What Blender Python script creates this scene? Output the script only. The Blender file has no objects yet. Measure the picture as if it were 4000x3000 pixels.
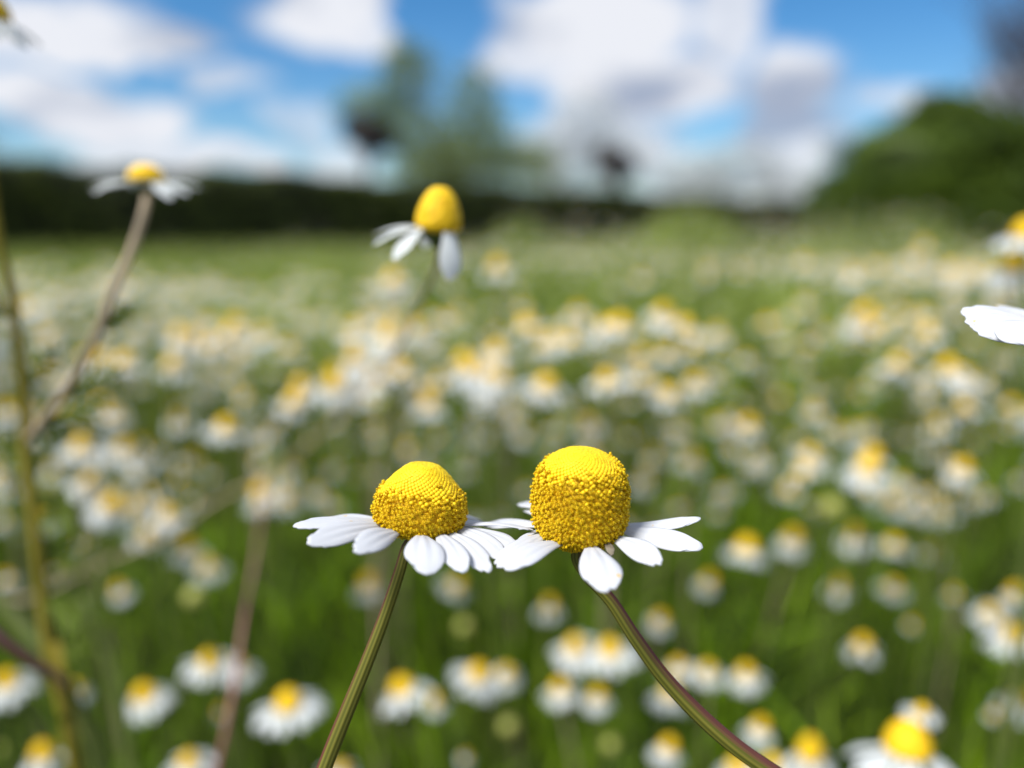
import bpy, math, random
import numpy as np
from mathutils import Vector, Matrix, Euler

# ------------------------------------------------------------------ camera, sky, sun, exposure
S = bpy.context.scene
COL = S.collection
F = 3008.0                       # focal length in photo pixels (photo 4000 x 3000)
CAM = Vector((0, 0, 0.50))
PITCH = math.atan((1500 - 900) / F)
cam_d = bpy.data.cameras.new('camera')
cam = bpy.data.objects.new('camera', cam_d); COL.objects.link(cam)
cam.location = CAM
cam.rotation_euler = (math.pi / 2 - PITCH, 0, 0)
cam_d.sensor_width = 36; cam_d.lens = F / 4000 * 36
cam_d.clip_start = 0.005; cam_d.clip_end = 2000
FOC = 0.070
cam_d.dof.use_dof = True
cam_d.dof.focus_distance = FOC - 0.002
cam_d.dof.aperture_fstop = 9.0
S.camera = cam
CR = Euler((math.pi / 2 - PITCH, 0, 0)).to_matrix()

SUN_EL, SUN_AZ = math.radians(52), math.radians(-130)      # azimuth measured from +Y towards +X
S.view_settings.view_transform = 'Standard'; S.view_settings.look = 'None'
S.view_settings.gamma = 1; S.view_settings.exposure = 0.92
sun_d = bpy.data.lights.new('sun', 'SUN'); sun_d.energy = 3.0; sun_d.angle = math.radians(20)
sun_d.color = (1, 0.975, 0.94)
sun = bpy.data.objects.new('sun', sun_d); COL.objects.link(sun)
sd = Vector((math.sin(SUN_AZ) * math.cos(SUN_EL), math.cos(SUN_AZ) * math.cos(SUN_EL), math.sin(SUN_EL)))
sun.rotation_euler = sd.to_track_quat('Z', 'Y').to_euler(); sun.location = (0, 0, 20)
S.cycles.use_denoising = True

def at(px, py, d):
    """photo pixel + distance along the view axis -> world point"""
    return CAM + CR @ Vector(((px - 2000) / F * d, -(py - 1500) / F * d, -d))
def pix(p):
    q = CR.transposed() @ (Vector(p) - CAM)
    d = -q.z
    return 2000 + q.x / d * F, 1500 - q.y / d * F, d

W_ = bpy.data.worlds.new('World'); S.world = W_; W_.use_nodes = True
def build_world():
    nt = W_.node_tree; N = nt.nodes; L = nt.links
    N.clear()
    out = N.new('ShaderNodeOutputWorld'); bg = N.new('ShaderNodeBackground')
    bg.inputs[1].default_value = 0.10
    L.new(bg.outputs[0], out.inputs[0])
    sky = N.new('ShaderNodeTexSky'); sky.sky_type = 'NISHITA'; sky.sun_disc = False
    sky.sun_elevation = SUN_EL; sky.sun_rotation = SUN_AZ
    sky.air_density = 1.0; sky.dust_density = 0.2; sky.ozone_density = 4.0
    tc = N.new('ShaderNodeTexCoord')
    sep = N.new('ShaderNodeSeparateXYZ'); L.new(tc.outputs['Generated'], sep.inputs[0])
    def math_(op, a, b=None, c=None, clamp=False):
        m = N.new('ShaderNodeMath'); m.operation = op; m.use_clamp = clamp
        for i, v in enumerate((a, b, c)):
            if v is None: continue
            if isinstance(v, (int, float)): m.inputs[i].default_value = v
            else: L.new(v, m.inputs[i])
        return m.outputs[0]
    # warp so that the cloud rims billow
    nz = N.new('ShaderNodeTexNoise'); nz.inputs['Scale'].default_value = 9; nz.inputs['Detail'].default_value = 5
    L.new(tc.outputs['Generated'], nz.inputs['Vector'])
    sc = N.new('ShaderNodeSeparateColor'); L.new(nz.outputs['Color'], sc.inputs[0])
    az = math_('ARCTAN2', sep.outputs[0], sep.outputs[1])
    el = math_('ARCSINE', sep.outputs[2])
    azw = math_('ADD', az, math_('MULTIPLY', math_('SUBTRACT', sc.outputs[0], 0.5), 0.15))
    elw = math_('ADD', el, math_('MULTIPLY', math_('SUBTRACT', sc.outputs[1], 0.5), 0.11))
    mask = None
    for (x, y, rx, ry, k) in CLOUDS:
        v = (at(x, y, 1) - CAM).normalized()
        a0, e0 = math.atan2(v.x, v.y), math.asin(v.z)
        da = math_('MULTIPLY', math_('SUBTRACT', azw, a0), F / rx)
        de = math_('MULTIPLY', math_('SUBTRACT', elw, e0), F / ry)
        r = math_('SQRT', math_('ADD', math_('MULTIPLY', da, da), math_('MULTIPLY', de, de)))
        mr = N.new('ShaderNodeMapRange'); mr.interpolation_type = 'SMOOTHSTEP'
        mr.inputs[1].default_value = 0.60; mr.inputs[2].default_value = 0.98
        mr.inputs[3].default_value = k; mr.inputs[4].default_value = 0
        L.new(r, mr.inputs[0])
        mask = mr.outputs[0] if mask is None else math_('MAXIMUM', mask, mr.outputs[0])
    # clouds over the rest of the sky (above and behind)
    n2 = N.new('ShaderNodeTexNoise'); n2.inputs['Scale'].default_value = 3.2; n2.inputs['Detail'].default_value = 6
    L.new(tc.outputs['Generated'], n2.inputs['Vector'])
    cov = N.new('ShaderNodeMapRange'); cov.interpolation_type = 'SMOOTHSTEP'
    cov.inputs[1].default_value = 0.42; cov.inputs[2].default_value = 0.56
    L.new(n2.outputs[0], cov.inputs[0])
    high = N.new('ShaderNodeMapRange'); high.interpolation_type = 'SMOOTHSTEP'
    high.inputs[1].default_value = 0.33; high.inputs[2].default_value = 0.45; L.new(el, high.inputs[0])
    behind = N.new('ShaderNodeMapRange'); behind.interpolation_type = 'SMOOTHSTEP'
    behind.inputs[1].default_value = 0.75; behind.inputs[2].default_value = 0.95
    L.new(math_('ABSOLUTE', az), behind.inputs[0])
    rest = math_('MULTIPLY', cov.outputs[0], math_('MAXIMUM', high.outputs[0], behind.outputs[0]))
    mask = math_('MAXIMUM', mask, rest)
    # sunlit white against blue-grey bases
    n3 = N.new('ShaderNodeTexNoise'); n3.inputs['Scale'].default_value = 7; n3.inputs['Detail'].default_value = 4
    mp = N.new('ShaderNodeMapping'); mp.inputs['Scale'].default_value = (1, 1, 1.9); mp.inputs['Location'].default_value = (3.1, 0.4, 1.7)
    L.new(tc.outputs['Generated'], mp.inputs[0]); L.new(mp.outputs[0], n3.inputs['Vector'])
    cr = N.new('ShaderNodeValToRGB')
    cr.color_ramp.elements[0].position = 0.36; cr.color_ramp.elements[0].color = (0.36, 0.42, 0.55, 1)
    cr.color_ramp.elements[1].position = 0.54; cr.color_ramp.elements[1].color = (0.80, 0.82, 0.88, 1)
    L.new(n3.outputs[0], cr.inputs[0])
    cs = N.new('ShaderNodeVectorMath'); cs.operation = 'SCALE'; cs.inputs[3].default_value = 0.56 / 0.10
    L.new(cr.outputs[0], cs.inputs[0])
    hsv = N.new('ShaderNodeHueSaturation'); hsv.inputs['Saturation'].default_value = 1.32; hsv.inputs['Value'].default_value = 0.68
    L.new(sky.outputs[0], hsv.inputs['Color'])
    mx = N.new('ShaderNodeMix'); mx.data_type = 'RGBA'
    L.new(mask, mx.inputs[0]); L.new(hsv.outputs[0], mx.inputs[6]); L.new(cs.outputs[0], mx.inputs[7])
    L.new(mx.outputs[2], bg.inputs[0])
CLOUDS = [  # photo position, radii, density
    (90, 70, 480, 125, 1), (600, 180, 300, 70, 1), (110, 350, 370, 115, 1), (430, 470, 290, 120, 1),
    (720, 640, 380, 65, 0.95), (1230, 60, 310, 170, 1), (1440, 180, 200, 80, 0.9), (870, 345, 170, 75, 0.7),
    (1150, 500, 150, 100, 0.5), (1320, 650, 180, 90, 0.7), (2330, 80, 460, 210, 1), (2540, 320, 420, 140, 1),
    (2080, 230, 260, 140, 0.9), (2880, 60, 200, 180, 0.9), (3110, 330, 220, 170, 1), (2400, 560, 330, 170, 0.85),
    (3060, 560, 260, 230, 0.9), (2830, 720, 380, 80, 0.7), (3480, 390, 150, 70, 0.7), (3950, 330, 170, 100, 0.7)]
build_world()

# ------------------------------------------------------------------ helpers
rnd = random.Random(7)
rng = np.random.default_rng(11)

def tag(o, label=None, cat=None, group=None, kind=None):
    if label: o['label'] = label
    if cat: o['category'] = cat
    if group: o['group'] = group
    if kind: o['kind'] = kind
    return o
def empty(name, loc):
    o = bpy.data.objects.new(name, None); COL.objects.link(o); o.location = loc; o.empty_display_size = 0.01
    return o
class MB:
    def __init__(s): s.v = []; s.f = []; s.uv = {}; s.n = 0; s.m = []
    def add(s, verts, faces, mi=0):
        b = s.n; s.v.extend(verts); s.n += len(verts)
        for f in faces: s.f.append(tuple(i + b for i in f)); s.m.append(mi)
        return b
    def mesh(s, name, mats, smooth=True):
        me = bpy.data.meshes.new(name)
        me.from_pydata([tuple(v) for v in s.v], [], s.f)
        for m in (mats if isinstance(mats, (list, tuple)) else [mats]): me.materials.append(m)
        if any(s.m): me.polygons.foreach_set('material_index', s.m)
        me.polygons.foreach_set('use_smooth', [smooth] * len(me.polygons))
        me.update()
        return me
def link(name, me, parent=None, loc=None):
    o = bpy.data.objects.new(name, me); COL.objects.link(o)
    if parent is not None: o.parent = parent
    if loc is not None: o.location = loc
    return o
def np_mesh(name, V, Q, mat, mi=None, smooth=False):
    """numpy quads -> mesh"""
    me = bpy.data.meshes.new(name)
    me.vertices.add(len(V)); me.vertices.foreach_set('co', np.asarray(V, np.float32).ravel())
    n = len(Q); k = Q.shape[1]
    me.loops.add(n * k); me.loops.foreach_set('vertex_index', Q.astype(np.int32).ravel())
    me.polygons.add(n)
    me.polygons.foreach_set('loop_start', np.arange(n, dtype=np.int32) * k)
    me.polygons.foreach_set('loop_total', np.full(n, k, np.int32))
    for m in (mat if isinstance(mat, (list, tuple)) else [mat]): me.materials.append(m)
    if mi is not None: me.polygons.foreach_set('material_index', np.asarray(mi, np.int32))
    if smooth: me.polygons.foreach_set('use_smooth', np.ones(n, bool))
    me.update(calc_edges=True); me.validate()
    return me

# ------------------------------------------------------------------ materials
def mat_base(name):
    m = bpy.data.materials.new(name); m.use_nodes = True
    nt = m.node_tree; nt.nodes.clear()
    out = nt.nodes.new('ShaderNodeOutputMaterial')
    return m, nt, out
def leafy(name, c0, c1, transl=0.35, scale=6.0, rough=0.55, per_island=True, spec=0.3, c2=None):
    """diffuse + translucent, colour varying from leaf to leaf and by a soft noise"""
    m, nt, out = mat_base(name); N, L = nt.nodes, nt.links
    nz = N.new('ShaderNodeTexNoise'); nz.inputs['Scale'].default_value = scale; nz.inputs['Detail'].default_value = 3
    tc = N.new('ShaderNodeTexCoord'); L.new(tc.outputs['Object'], nz.inputs['Vector'])
    fac = nz.outputs[0]
    if per_island:
        ge = N.new('ShaderNodeNewGeometry')
        mm = N.new('ShaderNodeMath'); mm.operation = 'MULTIPLY_ADD'; mm.inputs[1].default_value = 0.6
        sb = N.new('ShaderNodeMath'); sb.operation = 'SUBTRACT'; sb.inputs[1].default_value = 0.3
        L.new(ge.outputs['Random Per Island'], mm.inputs[0]); L.new(nz.outputs[0], sb.inputs[0]); L.new(sb.outputs[0], mm.inputs[2])
        fac = mm.outputs[0]
    cr = N.new('ShaderNodeValToRGB'); L.new(fac, cr.inputs[0])
    cr.color_ramp.elements[0].position = 0.2; cr.color_ramp.elements[0].color = (*c0, 1)
    cr.color_ramp.elements[1].position = 0.75; cr.color_ramp.elements[1].color = (*c1, 1)
    if c2:
        e = cr.color_ramp.elements.new(0.95); e.color = (*c2, 1)
    p = N.new('ShaderNodeBsdfPrincipled'); p.inputs['Roughness'].default_value = rough
    p.inputs['Specular IOR Level'].default_value = spec
    L.new(cr.outputs[0], p.inputs['Base Color'])
    t = N.new('ShaderNodeBsdfTranslucent'); L.new(cr.outputs[0], t.inputs[0])
    mx = N.new('ShaderNodeMixShader'); mx.inputs[0].default_value = transl
    L.new(p.outputs[0], mx.inputs[1]); L.new(t.outputs[0], mx.inputs[2]); L.new(mx.outputs[0], out.inputs[0])
    return m
def petal_mat(name, speck=False, col=(0.74, 0.755, 0.78), transl=0.3):
    m, nt, out = mat_base(name); N, L = nt.nodes, nt.links
    tc = N.new('ShaderNodeTexCoord')
    p = N.new('ShaderNodeBsdfPrincipled'); p.inputs['Roughness'].default_value = 0.5
    p.inputs['Specular IOR Level'].default_value = 0.25
    src = None
    nz = N.new('ShaderNodeTexNoise'); nz.inputs['Scale'].default_value = 420; nz.inputs['Detail'].default_value = 3
    L.new(tc.outputs['Object'], nz.inputs['Vector'])
    cr = N.new('ShaderNodeValToRGB'); L.new(nz.outputs[0], cr.inputs[0])
    cr.color_ramp.elements[0].position = 0.3; cr.color_ramp.elements[0].color = (col[0] * .94, col[1] * .94, col[2] * .95, 1)
    cr.color_ramp.elements[1].position = 0.7; cr.color_ramp.elements[1].color = (*col, 1)
    src = cr.outputs[0]
    if speck:   # grains of pollen
        vo = N.new('ShaderNodeTexVoronoi'); vo.inputs['Scale'].default_value = 720
        L.new(tc.outputs['Object'], vo.inputs['Vector'])
        lt = N.new('ShaderNodeMapRange'); lt.inputs[1].default_value = 0.10; lt.inputs[2].default_value = 0.20
        lt.inputs[3].default_value = 1; lt.inputs[4].default_value = 0
        L.new(vo.outputs['Distance'], lt.inputs[0])
        sp = N.new('ShaderNodeSeparateColor'); L.new(vo.outputs['Color'], sp.inputs[0])
        g = N.new('ShaderNodeMath'); g.operation = 'GREATER_THAN'; g.inputs[1].default_value = 0.86; L.new(sp.outputs[0], g.inputs[0])
        mu = N.new('ShaderNodeMath'); mu.operation = 'MULTIPLY'; L.new(lt.outputs[0], mu.inputs[0]); L.new(g.outputs[0], mu.inputs[1])
        mu2 = N.new('ShaderNodeMath'); mu2.operation = 'MULTIPLY'; mu2.inputs[1].default_value = 0.7; L.new(mu.outputs[0], mu2.inputs[0])
        mx = N.new('ShaderNodeMix'); mx.data_type = 'RGBA'; L.new(mu2.outputs[0], mx.inputs[0]); L.new(src, mx.inputs[6])
        mx.inputs[7].default_value = (0.85, 0.55, 0.08, 1); src = mx.outputs[2]
    L.new(src, p.inputs['Base Color'])
    t = N.new('ShaderNodeBsdfTranslucent'); L.new(src, t.inputs[0])
    ms = N.new('ShaderNodeMixShader'); ms.inputs[0].default_value = transl
    L.new(p.outputs[0], ms.inputs[1]); L.new(t.outputs[0], ms.inputs[2]); L.new(ms.outputs[0], out.inputs[0])
    return m
def plain(name, c0, c1, scale=300, rough=0.6, sss=0.0, bump=0.0, bscale=900, spec=0.3):
    m, nt, out = mat_base(name); N, L = nt.nodes, nt.links
    tc = N.new('ShaderNodeTexCoord')
    nz = N.new('ShaderNodeTexNoise'); nz.inputs['Scale'].default_value = scale; nz.inputs['Detail'].default_value = 4
    L.new(tc.outputs['Object'], nz.inputs['Vector'])
    cr = N.new('ShaderNodeValToRGB'); L.new(nz.outputs[0], cr.inputs[0])
    cr.color_ramp.elements[0].position = 0.3; cr.color_ramp.elements[0].color = (*c0, 1)
    cr.color_ramp.elements[1].position = 0.7; cr.color_ramp.elements[1].color = (*c1, 1)
    p = N.new('ShaderNodeBsdfPrincipled'); p.inputs['Roughness'].default_value = rough
    p.inputs['Specular IOR Level'].default_value = spec
    L.new(cr.outputs[0], p.inputs['Base Color'])
    if sss:
        p.inputs['Subsurface Weight'].default_value = sss; p.inputs['Subsurface Radius'].default_value = (1, 0.6, 0.1)
        p.inputs['Subsurface Scale'].default_value = 0.0004
    if bump:
        b = N.new('ShaderNodeBump'); b.inputs['Strength'].default_value = bump; b.inputs['Distance'].default_value = 0.0003
        vo = N.new('ShaderNodeTexVoronoi'); vo.inputs['Scale'].default_value = bscale
        L.new(tc.outputs['Object'], vo.inputs['Vector']); L.new(vo.outputs['Distance'], b.inputs['Height'])
        L.new(b.outputs[0], p.inputs['Normal'])
    L.new(p.outputs[0], out.inputs[0])
    return m
def stem_mat(name, green, purple, centre, width):
    """ridged stem; a purple flush runs along one side (UV u goes round the stem)"""
    m, nt, out = mat_base(name); N, L = nt.nodes, nt.links
    uv = N.new('ShaderNodeUVMap'); sep = N.new('ShaderNodeSeparateXYZ'); L.new(uv.outputs[0], sep.inputs[0])
    def M(op, a, b=None):
        n = N.new('ShaderNodeMath'); n.operation = op
        for i, v in enumerate((a, b)):
            if v is None: continue
            if isinstance(v, (int, float)): n.inputs[i].default_value = v
            else: L.new(v, n.inputs[i])
        return n.outputs[0]
    mp = N.new('ShaderNodeCombineXYZ'); L.new(M('MULTIPLY', sep.outputs[0], 26), mp.inputs[0]); L.new(M('MULTIPLY', sep.outputs[1], 90), mp.inputs[1])
    nz = N.new('ShaderNodeTexNoise'); nz.inputs['Scale'].default_value = 1.0; nz.inputs['Detail'].default_value = 3; L.new(mp.outputs[0], nz.inputs['Vector'])
    d = M('ABSOLUTE', M('SUBTRACT', M('FRACT', M('ADD', M('SUBTRACT', sep.outputs[0], centre), 0.5)), 0.5))
    d = M('ADD', d, M('MULTIPLY', M('SUBTRACT', nz.outputs[0], 0.5), 0.22))
    mr = N.new('ShaderNodeMapRange'); mr.inputs[1].default_value = width * 0.4; mr.inputs[2].default_value = width
    mr.inputs[3].default_value = 1; mr.inputs[4].default_value = 0; L.new(d, mr.inputs[0])
    stripe = M('MULTIPLY', M('ADD', M('COSINE', M('MULTIPLY', sep.outputs[0], 2 * math.pi * 9)), 1), 0.5)
    g = N.new('ShaderNodeMix'); g.data_type = 'RGBA'
    g.inputs[6].default_value = (green[0] * .5, green[1] * .55, green[2] * .5, 1); g.inputs[7].default_value = (*green, 1)
    L.new(stripe, g.inputs[0])
    mx = N.new('ShaderNodeMix'); mx.data_type = 'RGBA'; L.new(mr.outputs[0], mx.inputs[0]); L.new(g.outputs[2], mx.inputs[6])
    mx.inputs[7].default_value = (*purple, 1)
    p = N.new('ShaderNodeBsdfPrincipled'); p.inputs['Roughness'].default_value = 0.6; p.inputs['Specular IOR Level'].default_value = 0.2
    L.new(mx.outputs[2], p.inputs['Base Color'])
    L.new(p.outputs[0], out.inputs[0])
    return m

M_PETAL = petal_mat('white_petal_with_pollen', True)
M_PETALF = petal_mat('white_petal', col=(0.80, 0.83, 0.82), transl=0.35)
M_FLORET = plain('yellow_floret', (0.78, 0.49, 0.004), (0.90, 0.62, 0.008), 900, 0.55, 0.15)
M_CORE = plain('amber_disc_core', (0.58, 0.36, 0.006), (0.70, 0.44, 0.008), 800, 0.7)
M_DISC = plain('yellow_disc', (0.74, 0.43, 0.004), (0.88, 0.56, 0.006), 700, 0.6, 0, 0.8, 1500)
M_BUD = leafy('green_yellow_bud', (0.30, 0.34, 0.06), (0.52, 0.50, 0.14), 0.2, 300)
M_BRACT = leafy('green_bract', (0.045, 0.07, 0.015), (0.09, 0.12, 0.03), 0.15, 500)
M_STEMG = plain('green_stem', (0.07, 0.11, 0.02), (0.13, 0.15, 0.035), 60, 0.5)
M_STEMB = plain('tan_stem', (0.32, 0.25, 0.15), (0.46, 0.36, 0.24), 60, 0.55)
M_STEMO = plain('olive_stem', (0.18, 0.15, 0.012), (0.28, 0.23, 0.03), 60, 0.55)
M_STEMP = plain('pink_stem', (0.26, 0.11, 0.09), (0.36, 0.18, 0.15), 60, 0.5)
M_DRY = plain('dry_brown_petal', (0.10, 0.08, 0.05), (0.22, 0.19, 0.14), 900, 0.7)
M_FOL = leafy('feathery_foliage', (0.022, 0.048, 0.003), (0.25, 0.43, 0.008), 0.36, 14.0, c2=(0.26, 0.34, 0.02))
M_FOL.node_tree.nodes['Color Ramp'].color_ramp.elements[0].position = 0.36
M_FOL.node_tree.nodes['Color Ramp'].color_ramp.elements[1].position = 0.66
M_GRASS = leafy('field_green', (0.035, 0.085, 0.004), (0.42, 0.50, 0.10), 0.4, 2.2)
M_HEDGE = leafy('hedge_leaf', (0.035, 0.055, 0.007), (0.15, 0.19, 0.025), 0.25, 0.8)
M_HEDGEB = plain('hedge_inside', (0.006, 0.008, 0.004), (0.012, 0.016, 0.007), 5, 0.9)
M_BUSH = leafy('bush_leaf', (0.018, 0.038, 0.003), (0.105, 0.165, 0.008), 0.3, 1.5)
M_SILVER = leafy('silver_green_leaf', (0.12, 0.17, 0.045), (0.30, 0.36, 0.12), 0.45, 1.2)
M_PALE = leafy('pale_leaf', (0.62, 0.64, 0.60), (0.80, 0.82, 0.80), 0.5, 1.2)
M_DARKLEAF = leafy('dark_copper_leaf', (0.025, 0.020, 0.018), (0.06, 0.045, 0.04), 0.15, 2)
M_BARK = plain('grey_bark', (0.05, 0.042, 0.035), (0.11, 0.095, 0.08), 6, 0.85)
M_TWIG = plain('purple_twig', (0.06, 0.045, 0.05), (0.12, 0.09, 0.095), 6, 0.8)

# ------------------------------------------------------------------ shapes
def frame(axis):
    a = Vector(axis).normalized()
    x = Vector((1, 0, 0)); x = (x - a * x.dot(a)).normalized()
    return Matrix((x, a.cross(x), a)).transposed()          # columns x, y, a
def smooth_path(P, n):
    """Catmull-Rom through points"""
    P = [Vector(p) for p in P]
    Q = [P[0] * 2 - P[1]] + P + [P[-1] * 2 - P[-2]]
    out = []
    segs = len(P) - 1
    for i in range(n + 1):
        t = i / n * segs; k = min(int(t), segs - 1); u = t - k
        a, b, c, d = Q[k:k + 4]
        out.append(0.5 * ((2 * b) + (c - a) * u + (2 * a - 5 * b + 4 * c - d) * u * u + (3 * b - a - 3 * c + d) * u ** 3))
    return out
def tube(mb, pts, radii, sides=8, ridges=0, ridge=0.0, ref=(0, -1, 0), mi=0):
    n = len(pts); V = []; Fc = []
    ref = Vector(ref)
    for i, p in enumerate(pts):
        t = (pts[min(i + 1, n - 1)] - pts[max(i - 1, 0)]).normalized()
        a = ref - t * ref.dot(t)
        if a.length < 1e-4: a = Vector((1, 0, 0)) - t * t.x
        a.normalize(); b = t.cross(a)
        r = radii(i / (n - 1)) if callable(radii) else radii[i]
        for k in range(sides):
            ph = 2 * math.pi * k / sides
            rr = r * (1 + ridge * math.cos(ridges * ph)) if ridges else r
            V.append(p + a * (rr * math.cos(ph)) + b * (rr * math.sin(ph)))
    for i in range(n - 1):
        for k in range(sides):
            k2 = (k + 1) % sides
            Fc.append((i * sides + k, i * sides + k2, (i + 1) * sides + k2, (i + 1) * sides + k))
    Fc.append(tuple(range(sides))[::-1]); Fc.append(tuple((n - 1) * sides + k for k in range(sides)))
    return mb.add(V, Fc, mi)
def tube_uv(me, sides):
    uv = me.uv_layers.new(name='UVMap')
    co = me.vertices
    for p in me.polygons:
        if p.loop_total != 4: continue
        ks = [me.loops[i].vertex_index % sides for i in p.loop_indices]
        wrap = 0 in ks and sides - 1 in ks
        for i, k in zip(p.loop_indices, ks):
            u = (sides if (wrap and k == 0) else k) / sides
            uv.data[i].uv = (u, co[me.loops[i].vertex_index].co.z)

def petal_pts(B, d, up, L, Wd, bow=0.08, curl=0.0, roll=0.0, nu=14, nv=8, seed=0, cup=0.055, notch=0.045, twist=0.0, base=0.30):
    """one ray petal: base B, direction d, two furrows and a three-toothed tip"""
    r = random.Random(seed)
    d = d.normalized(); n0 = (up - d * up.dot(d)).normalized()
    n0 = Matrix.Rotation(roll, 3, d) @ n0
    s0 = d.cross(n0)
    V = []; sk = r.uniform(-0.06, 0.06); nt = [notch * r.choice((0.05, 0.25, 0.6, 1.1)) for _ in range(2)]
    off = [r.uniform(-0.06, 0.06) for _ in range(2)]
    wav = r.uniform(0, 6)
    for i in range(nu + 1):
        t = i / nu
        w = Wd / 2 * (base + (1 - base) * math.sin(min(1, t / 0.66) * math.pi / 2) ** 1.3) * (1 - 0.30 * max(0, (t - 0.66) / 0.34) ** 2)
        tw = roll * 0 + twist * t
        s = s0 * math.cos(tw) + n0 * math.sin(tw); n = n0 * math.cos(tw) - s0 * math.sin(tw)
        for j in range(nv + 1):
            v = -1 + 2 * j / nv
            e = 1 - 0.17 * abs(v + sk) ** 2.7 - nt[0] * math.exp(-((v - 0.33 - off[0]) / 0.16) ** 2) - nt[1] * math.exp(-((v + 0.33 - off[1]) / 0.16) ** 2)
            te = t * (1 - (1 - e) * t ** 3)
            h = L * (bow * math.sin(math.pi * te) - curl * te * te)
            h += Wd * (-cup * v * v * (0.35 + 0.65 * math.sin(math.pi * t)) + 0.016 * math.cos(3 * math.pi * v) * math.sin(math.pi * min(1, t * 1.1)))
            h += Wd * 0.018 * math.sin(wav + 7 * t) * v
            V.append(B + d * (L * te) + s * (w * v) + n * h)
    Q = []
    for i in range(nu):
        for j in range(nv):
            a = i * (nv + 1) + j
            Q.append((a, a + nv + 1, a + nv + 2, a + 1))
    return V, Q

def disc_profile(P, m=60):
    P = [Vector((a, b, 0)) for a, b in P]
    q = smooth_path(P, m)
    return [(max(0, p.x), p.y) for p in q]

def floret_disc(prof_mm, n, centre, R, seed, open_from):
    """cone of many small florets: tight round buds on top, opened five-lobed florets lower down"""
    r = random.Random(seed); mm = 0.001
    pr = disc_profile(prof_mm, 80)
    mb = MB()
    seg = 40                                         # the receptacle the florets sit on
    V = []; Fc = []
    shrink = 0.972
    for (a, z) in pr:
        for k in range(seg):
            ph = 2 * math.pi * k / seg
            V.append(centre + R @ Vector((a * shrink * math.cos(ph), a * shrink * math.sin(ph), z - 0.10)) * mm)
    for i in range(len(pr) - 1):
        for k in range(seg):
            Fc.append((i * seg + k, (i + 1) * seg + k, (i + 1) * seg + (k + 1) % seg, i * seg + (k + 1) % seg))
    Fc.append(tuple((len(pr) - 1) * seg + k for k in range(seg))[::-1])
    mb.add(V, Fc, 1)
    area = [0]
    for (a0, z0), (a1, z1) in zip(pr[:-1], pr[1:]):
        area.append(area[-1] + math.pi * (a0 + a1) * math.hypot(a1 - a0, z1 - z0))
    tot = area[-1]
    GA = math.pi * (3 - math.sqrt(5))
    for i in range(n):
        t = (i + 0.5) / n
        A = t ** 1.28 * tot
        k = next(j for j in range(1, len(area)) if area[j] >= A)
        u = (A - area[k - 1]) / max(1e-9, area[k] - area[k - 1])
        a = pr[k - 1][0] * (1 - u) + pr[k][0] * u; z = pr[k - 1][1] * (1 - u) + pr[k][1] * u
        ta, tz = pr[k][0] - pr[k - 1][0], pr[k][1] - pr[k - 1][1]
        ln = math.hypot(ta, tz); nr, nz_ = -tz / ln, ta / ln
        ph = i * GA
        opened = t > open_from + r.gauss(0, 0.06)
        jit = 0.015 if not opened else 0.07
        a += r.gauss(0, jit); z += r.gauss(0, jit); ph += r.gauss(0, jit * 0.4) / max(a, .5)
        p = Vector((a * math.cos(ph), a * math.sin(ph), z))
        nn = Vector((nr * math.cos(ph), nr * math.sin(ph), nz_)).normalized()
        if opened:
            nn = (nn + Vector((r.gauss(0, .13), r.gauss(0, .13), r.gauss(0, .13) + 0.12))).normalized()
        ax = nn.orthogonal().normalized(); ay = nn.cross(ax)
        rot = r.uniform(0, 6.28)
        V = []; Fc = []
        if not opened:
            grow = min(1, t / max(open_from, .01))
            rad = 0.150 + 0.050 * grow ** .6; hh = 0.035 + 0.27 * grow ** 2.2
            if r.random() < 0.12 * grow: hh *= 1.35; rad *= 1.1
            sides = 7
            rings = [(1.0, -0.06), (1.0, hh * 0.45), (0.80, hh * 0.80), (0.38, hh)]
            for (rr, h) in rings:
                for q in range(sides):
                    an = rot + 2 * math.pi * q / sides
                    V.append(p + (ax * math.cos(an) + ay * math.sin(an)) * (rad * rr) + nn * h)
            for g in range(len(rings) - 1):
                for q in range(sides):
                    Fc.append((g * sides + q, g * sides + (q + 1) % sides, (g + 1) * sides + (q + 1) % sides, (g + 1) * sides + q))
            Fc.append(tuple(range((len(rings) - 1) * sides, len(rings) * sides)))
        else:
            low = max(0.0, (t - open_from) / (1 - open_from))
            h = 0.30 + r.uniform(-0.07, 0.08) + 0.05 * (1 - low)
            tr = 0.105; fr = 0.20 * r.uniform(0.85, 1.15)
            for (rr, hz) in ((tr, -0.1), (tr, h * 0.55), (tr * 1.5, h * 0.85)):
                for q in range(5):
                    an = rot + 2 * math.pi * q / 5
                    V.append(p + (ax * math.cos(an) + ay * math.sin(an)) * rr + nn * hz)
            for g in range(2):
                for q in range(5):
                    Fc.append((g * 5 + q, g * 5 + (q + 1) % 5, (g + 1) * 5 + (q + 1) % 5, (g + 1) * 5 + q))
            for q in range(5):                          # lobes
                an = rot + 2 * math.pi * (q + 0.5) / 5
                V.append(p + (ax * math.cos(an) + ay * math.sin(an)) * fr + nn * (h * 0.92 - r.uniform(0, 0.08)))
                Fc.append((10 + q, 15 + q, 10 + (q + 1) % 5))
            # style tip with pollen
            b0 = len(V)
            for q in range(4):
                an = rot + math.pi / 2 * q
                V.append(p + (ax * math.cos(an) + ay * math.sin(an)) * 0.085 + nn * (h * 0.8))
            V.append(p + nn * (h + 0.05))
            for q in range(4): Fc.append((b0 + q, b0 + (q + 1) % 4, b0 + 4))
        mb.add([centre + R @ (v * mm) for v in V], Fc, 0)
    return mb.mesh('disc', [M_FLORET, M_CORE])

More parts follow.
